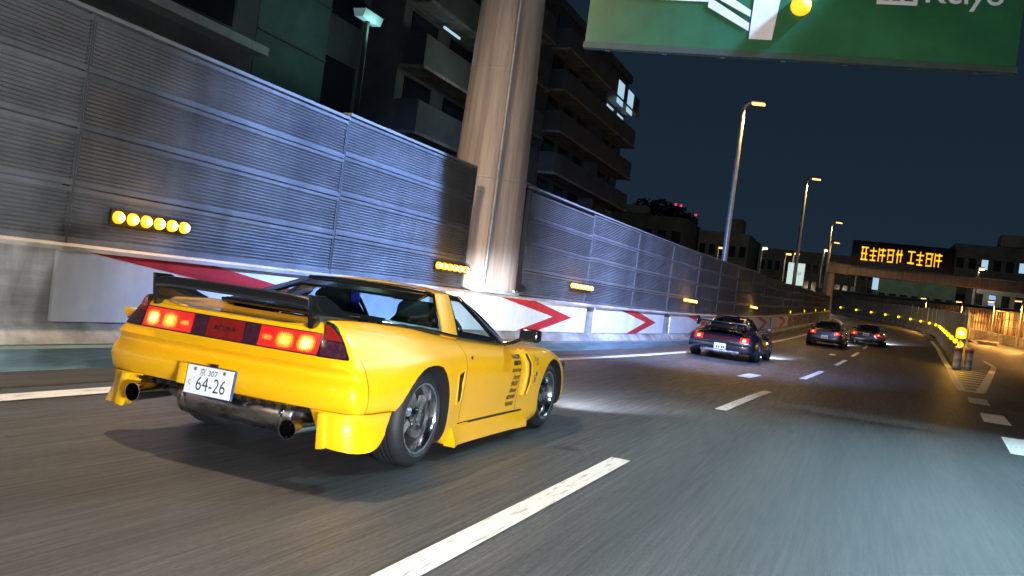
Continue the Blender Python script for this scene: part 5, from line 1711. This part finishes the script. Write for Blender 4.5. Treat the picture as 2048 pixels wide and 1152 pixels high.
tower("rightmost_shop", "dark building with bluish lit windows under the gantry beam, right edge", 17.5, 34, 172, 13.4, 12, BLD, 3, 8, {(1, 1): WIN_B, (1, 2): WIN_B, (2, 1): WIN_B, (1, 5): WIN_W})
t = thing("lit_billboard", "pale lit billboard above the end of the noise wall", "billboard", (-11.75, 163, 4))
m = MB(); m.box(-1.5, 1.5, 0, .5, 4.6, 8.7); m.obj("case", GALV, t)
m = MB(); m.box(-1.42, 1.42, -.03, -.002, 4.68, 8.62); m.obj("lit_face", BILL, t)
for k in range(3):
    m = MB(); m.tube([(-.6+.6*k, -.06, 6.9-.2*k), (-.2+.5*k, -.06, 7.2), (.1+.4*k, -.06, 6.6)], .07, 6); m.obj("sign_mark", GALV, t)
m = MB(); m.tube([(-.9, .25, -10), (-.9, .25, 4.6)], .2, 8); m.tube([(.9, .25, -10), (.9, .25, 4.6)], .2, 8); m.obj("legs", GALV, t)
t = thing("vertical_sign", "tall narrow white lit sign under the message board", "sign", (1.55, 164, 6))
m = MB(); m.box(-.55, .55, 0, .3, 3.4, 6.7); m.obj("case", GALV, t)
m = MB(); m.box(-.48, .48, -.03, -.002, 3.5, 6.6); m.obj("lit_face", WIN_W, t)
m = MB(); m.tube([(0, .15, -12), (0, .15, 3.4)], .15, 8); m.obj("post", GALV, t)
t = thing("viaduct", "far elevated road crossing behind the median with a pale lit parapet", "viaduct", (10, 150, -6))
m = MB(); m.box(-17, 60, 0, 9, 11.6, 13.0); m.obj("deck", CONC, t)
m = MB(); m.box(-17, 60, -.25, .0, 12.6, 14.0); m.obj("parapet", RAMPWALL, t)
m = MB(); m.box(-17, 60, -.30, -.10, 14.003, 14.12); m.obj("hand_rail", GALV, t)
for x in (-10, 5, 20, 35, 50):
    m = MB(); m.box(x-.8, x+.8, 2, 7, 0, 11.59); m.obj("pier", CONC, t)
# small far lamps standing on the viaduct and beyond
far = [(-26.2, 165, 14.3, LAMP_W, "yellow lamp over the noise wall left of the tallest street lamp's pole"), (-18.3, 165, 15.1, GREEN_L, "pale green lamp right of the tallest street lamp's pole"),
       (-14.0, 165, 14.4, LAMP_W, "small far lamp left of the lit billboard"), (-12.6, 165, 14.6, LAMP_W, "small far lamp right above the lit billboard"), (-7.6, 165, 15.8, LAMP_W, "far lamp between the billboard and the gantry post"),
       (-1.7, 165, 14.4, LAMP_W, "far lamp at the left end of the message board"), 
       (17.2, 165, 15.2, LAMP_W, "far lamp on the gantry beam's right part"), ]
for x, y, z, mm, lab in far:
    t = thing("far_street_lamp", lab, "street lamp", (x, y, -6), 0, "small lamps in the distance")
    m = MB(); m.tube([(0, 0, 0), (0, 0, z+6)], .11, 8); m.obj("pole", GALV, t)
    m = MB(); m.box(-.1, .9, -.15, .15, z+5.95, z+6.12); h_ = m.obj("lamp_head", GALV, t)
    m = MB(); m.box(.1, .95, -.2, .12, z+5.65, z+5.947); m.obj("lamp_glass", mm, h_)
    if x in (-18.3, -7.6, 17.2):
        ld = bpy.data.lights.new("lamp_glow", 'POINT'); ld.energy = 2200; ld.color = (1, .78, .5) ; ld.shadow_soft_size = .3
        o = link(bpy.data.objects.new("lamp_glow", ld), t); o.location = (.5, .9, z+5.5)
for j, (x, y, z) in enumerate(((-48, 225, 28.6), (-46.6, 225, 28.4), (-42.5, 225, 26.3))):
    t = thing("beacon_mast", ["left", "middle", "right"][j]+" of three small red beacons over the dark skyline", "beacon", (x, y, 10), 0, "red beacons on the skyline")
    m = MB(); m.tube([(0, 0, 0), (0, 0, z-10)], .1, 6); m.obj("mast", BLACK, t)
    m = MB(); m.lathe([(0, z-10), (.3, z-9.9), (.3, z-9.5), (0, z-9.4)], 10); m.obj("lamp", RED_L, t)
# dark hill of trees on the skyline, left of the office block
for j, (x, y, h, r) in enumerate(((-57, 230, 29, 4.2), (-53, 232, 29.6, 4.0), (-49, 231, 28.4, 3.6), (-45.8, 231, 27, 3.0))):
    t = thing("dark_tree", ["first", "second", "third", "fourth"][j]+" dark tree from the left on the skyline beside the red beacons", "tree", (x, y, -6), 0, "dark trees on the skyline")
    m = MB(); m.tube([(0, 0, 0), (.2, 0, h*.5), (0, .1, h+2)], .5, 8, r1=.15); m.obj("trunk", BLACK, t)
    m = MB(); rnd = random.Random(j)
    for k in range(420):
        v = Vector((rnd.gauss(0, 1), rnd.gauss(0, 1), rnd.gauss(0, 1))).normalized()*r*(rnd.random()**.4)
        v.z *= .75
        v += Vector((0, 0, h+4.4))
        a = Vector((rnd.uniform(-1, 1), rnd.uniform(-1, 1), rnd.uniform(-1, 1))).normalized()*.55
        b = a.cross(Vector((.3, .5, 1))).normalized()*.35
        m.quad(tuple(v-a), tuple(v-b), tuple(v+a), tuple(v+b))
    m.obj("crown", mat("dark_foliage", (.025, .04, .02), .8, noise=.4, nscale=.5), t, fix=False)

# ---------------------------------------------------------------- unseen car added beside the camera; its headlights light the yellow one
cc, rycc = coupe("added_coupe", "unseen dark coupe added just right of the camera to light the yellow car", -2.15, 1.25, DGT, PAINT_N,
    [("tail_lamp", -.72, -.44, .66, .82, LENS_R), ("tail_lamp", .44, .72, .66, .82, LENS_R)], beam=0)
for s_ in (1, -1):
    m = MB(); m.lathe([(.09, 0), (.085, .03), (0, .05)], 16, 'y'); o = m.obj("headlight", WIN_W, cc, 60); o.location = (s_*.6, 3.31, .62)
    spot("head_beam", cc, (s_*.6, 3.46, .64), (s_*.6-2.2, 6.6, .62), 1120, (.92, .95, 1.0), 150, 1.0, .10)  # added wide beam, turned left to light the yellow car
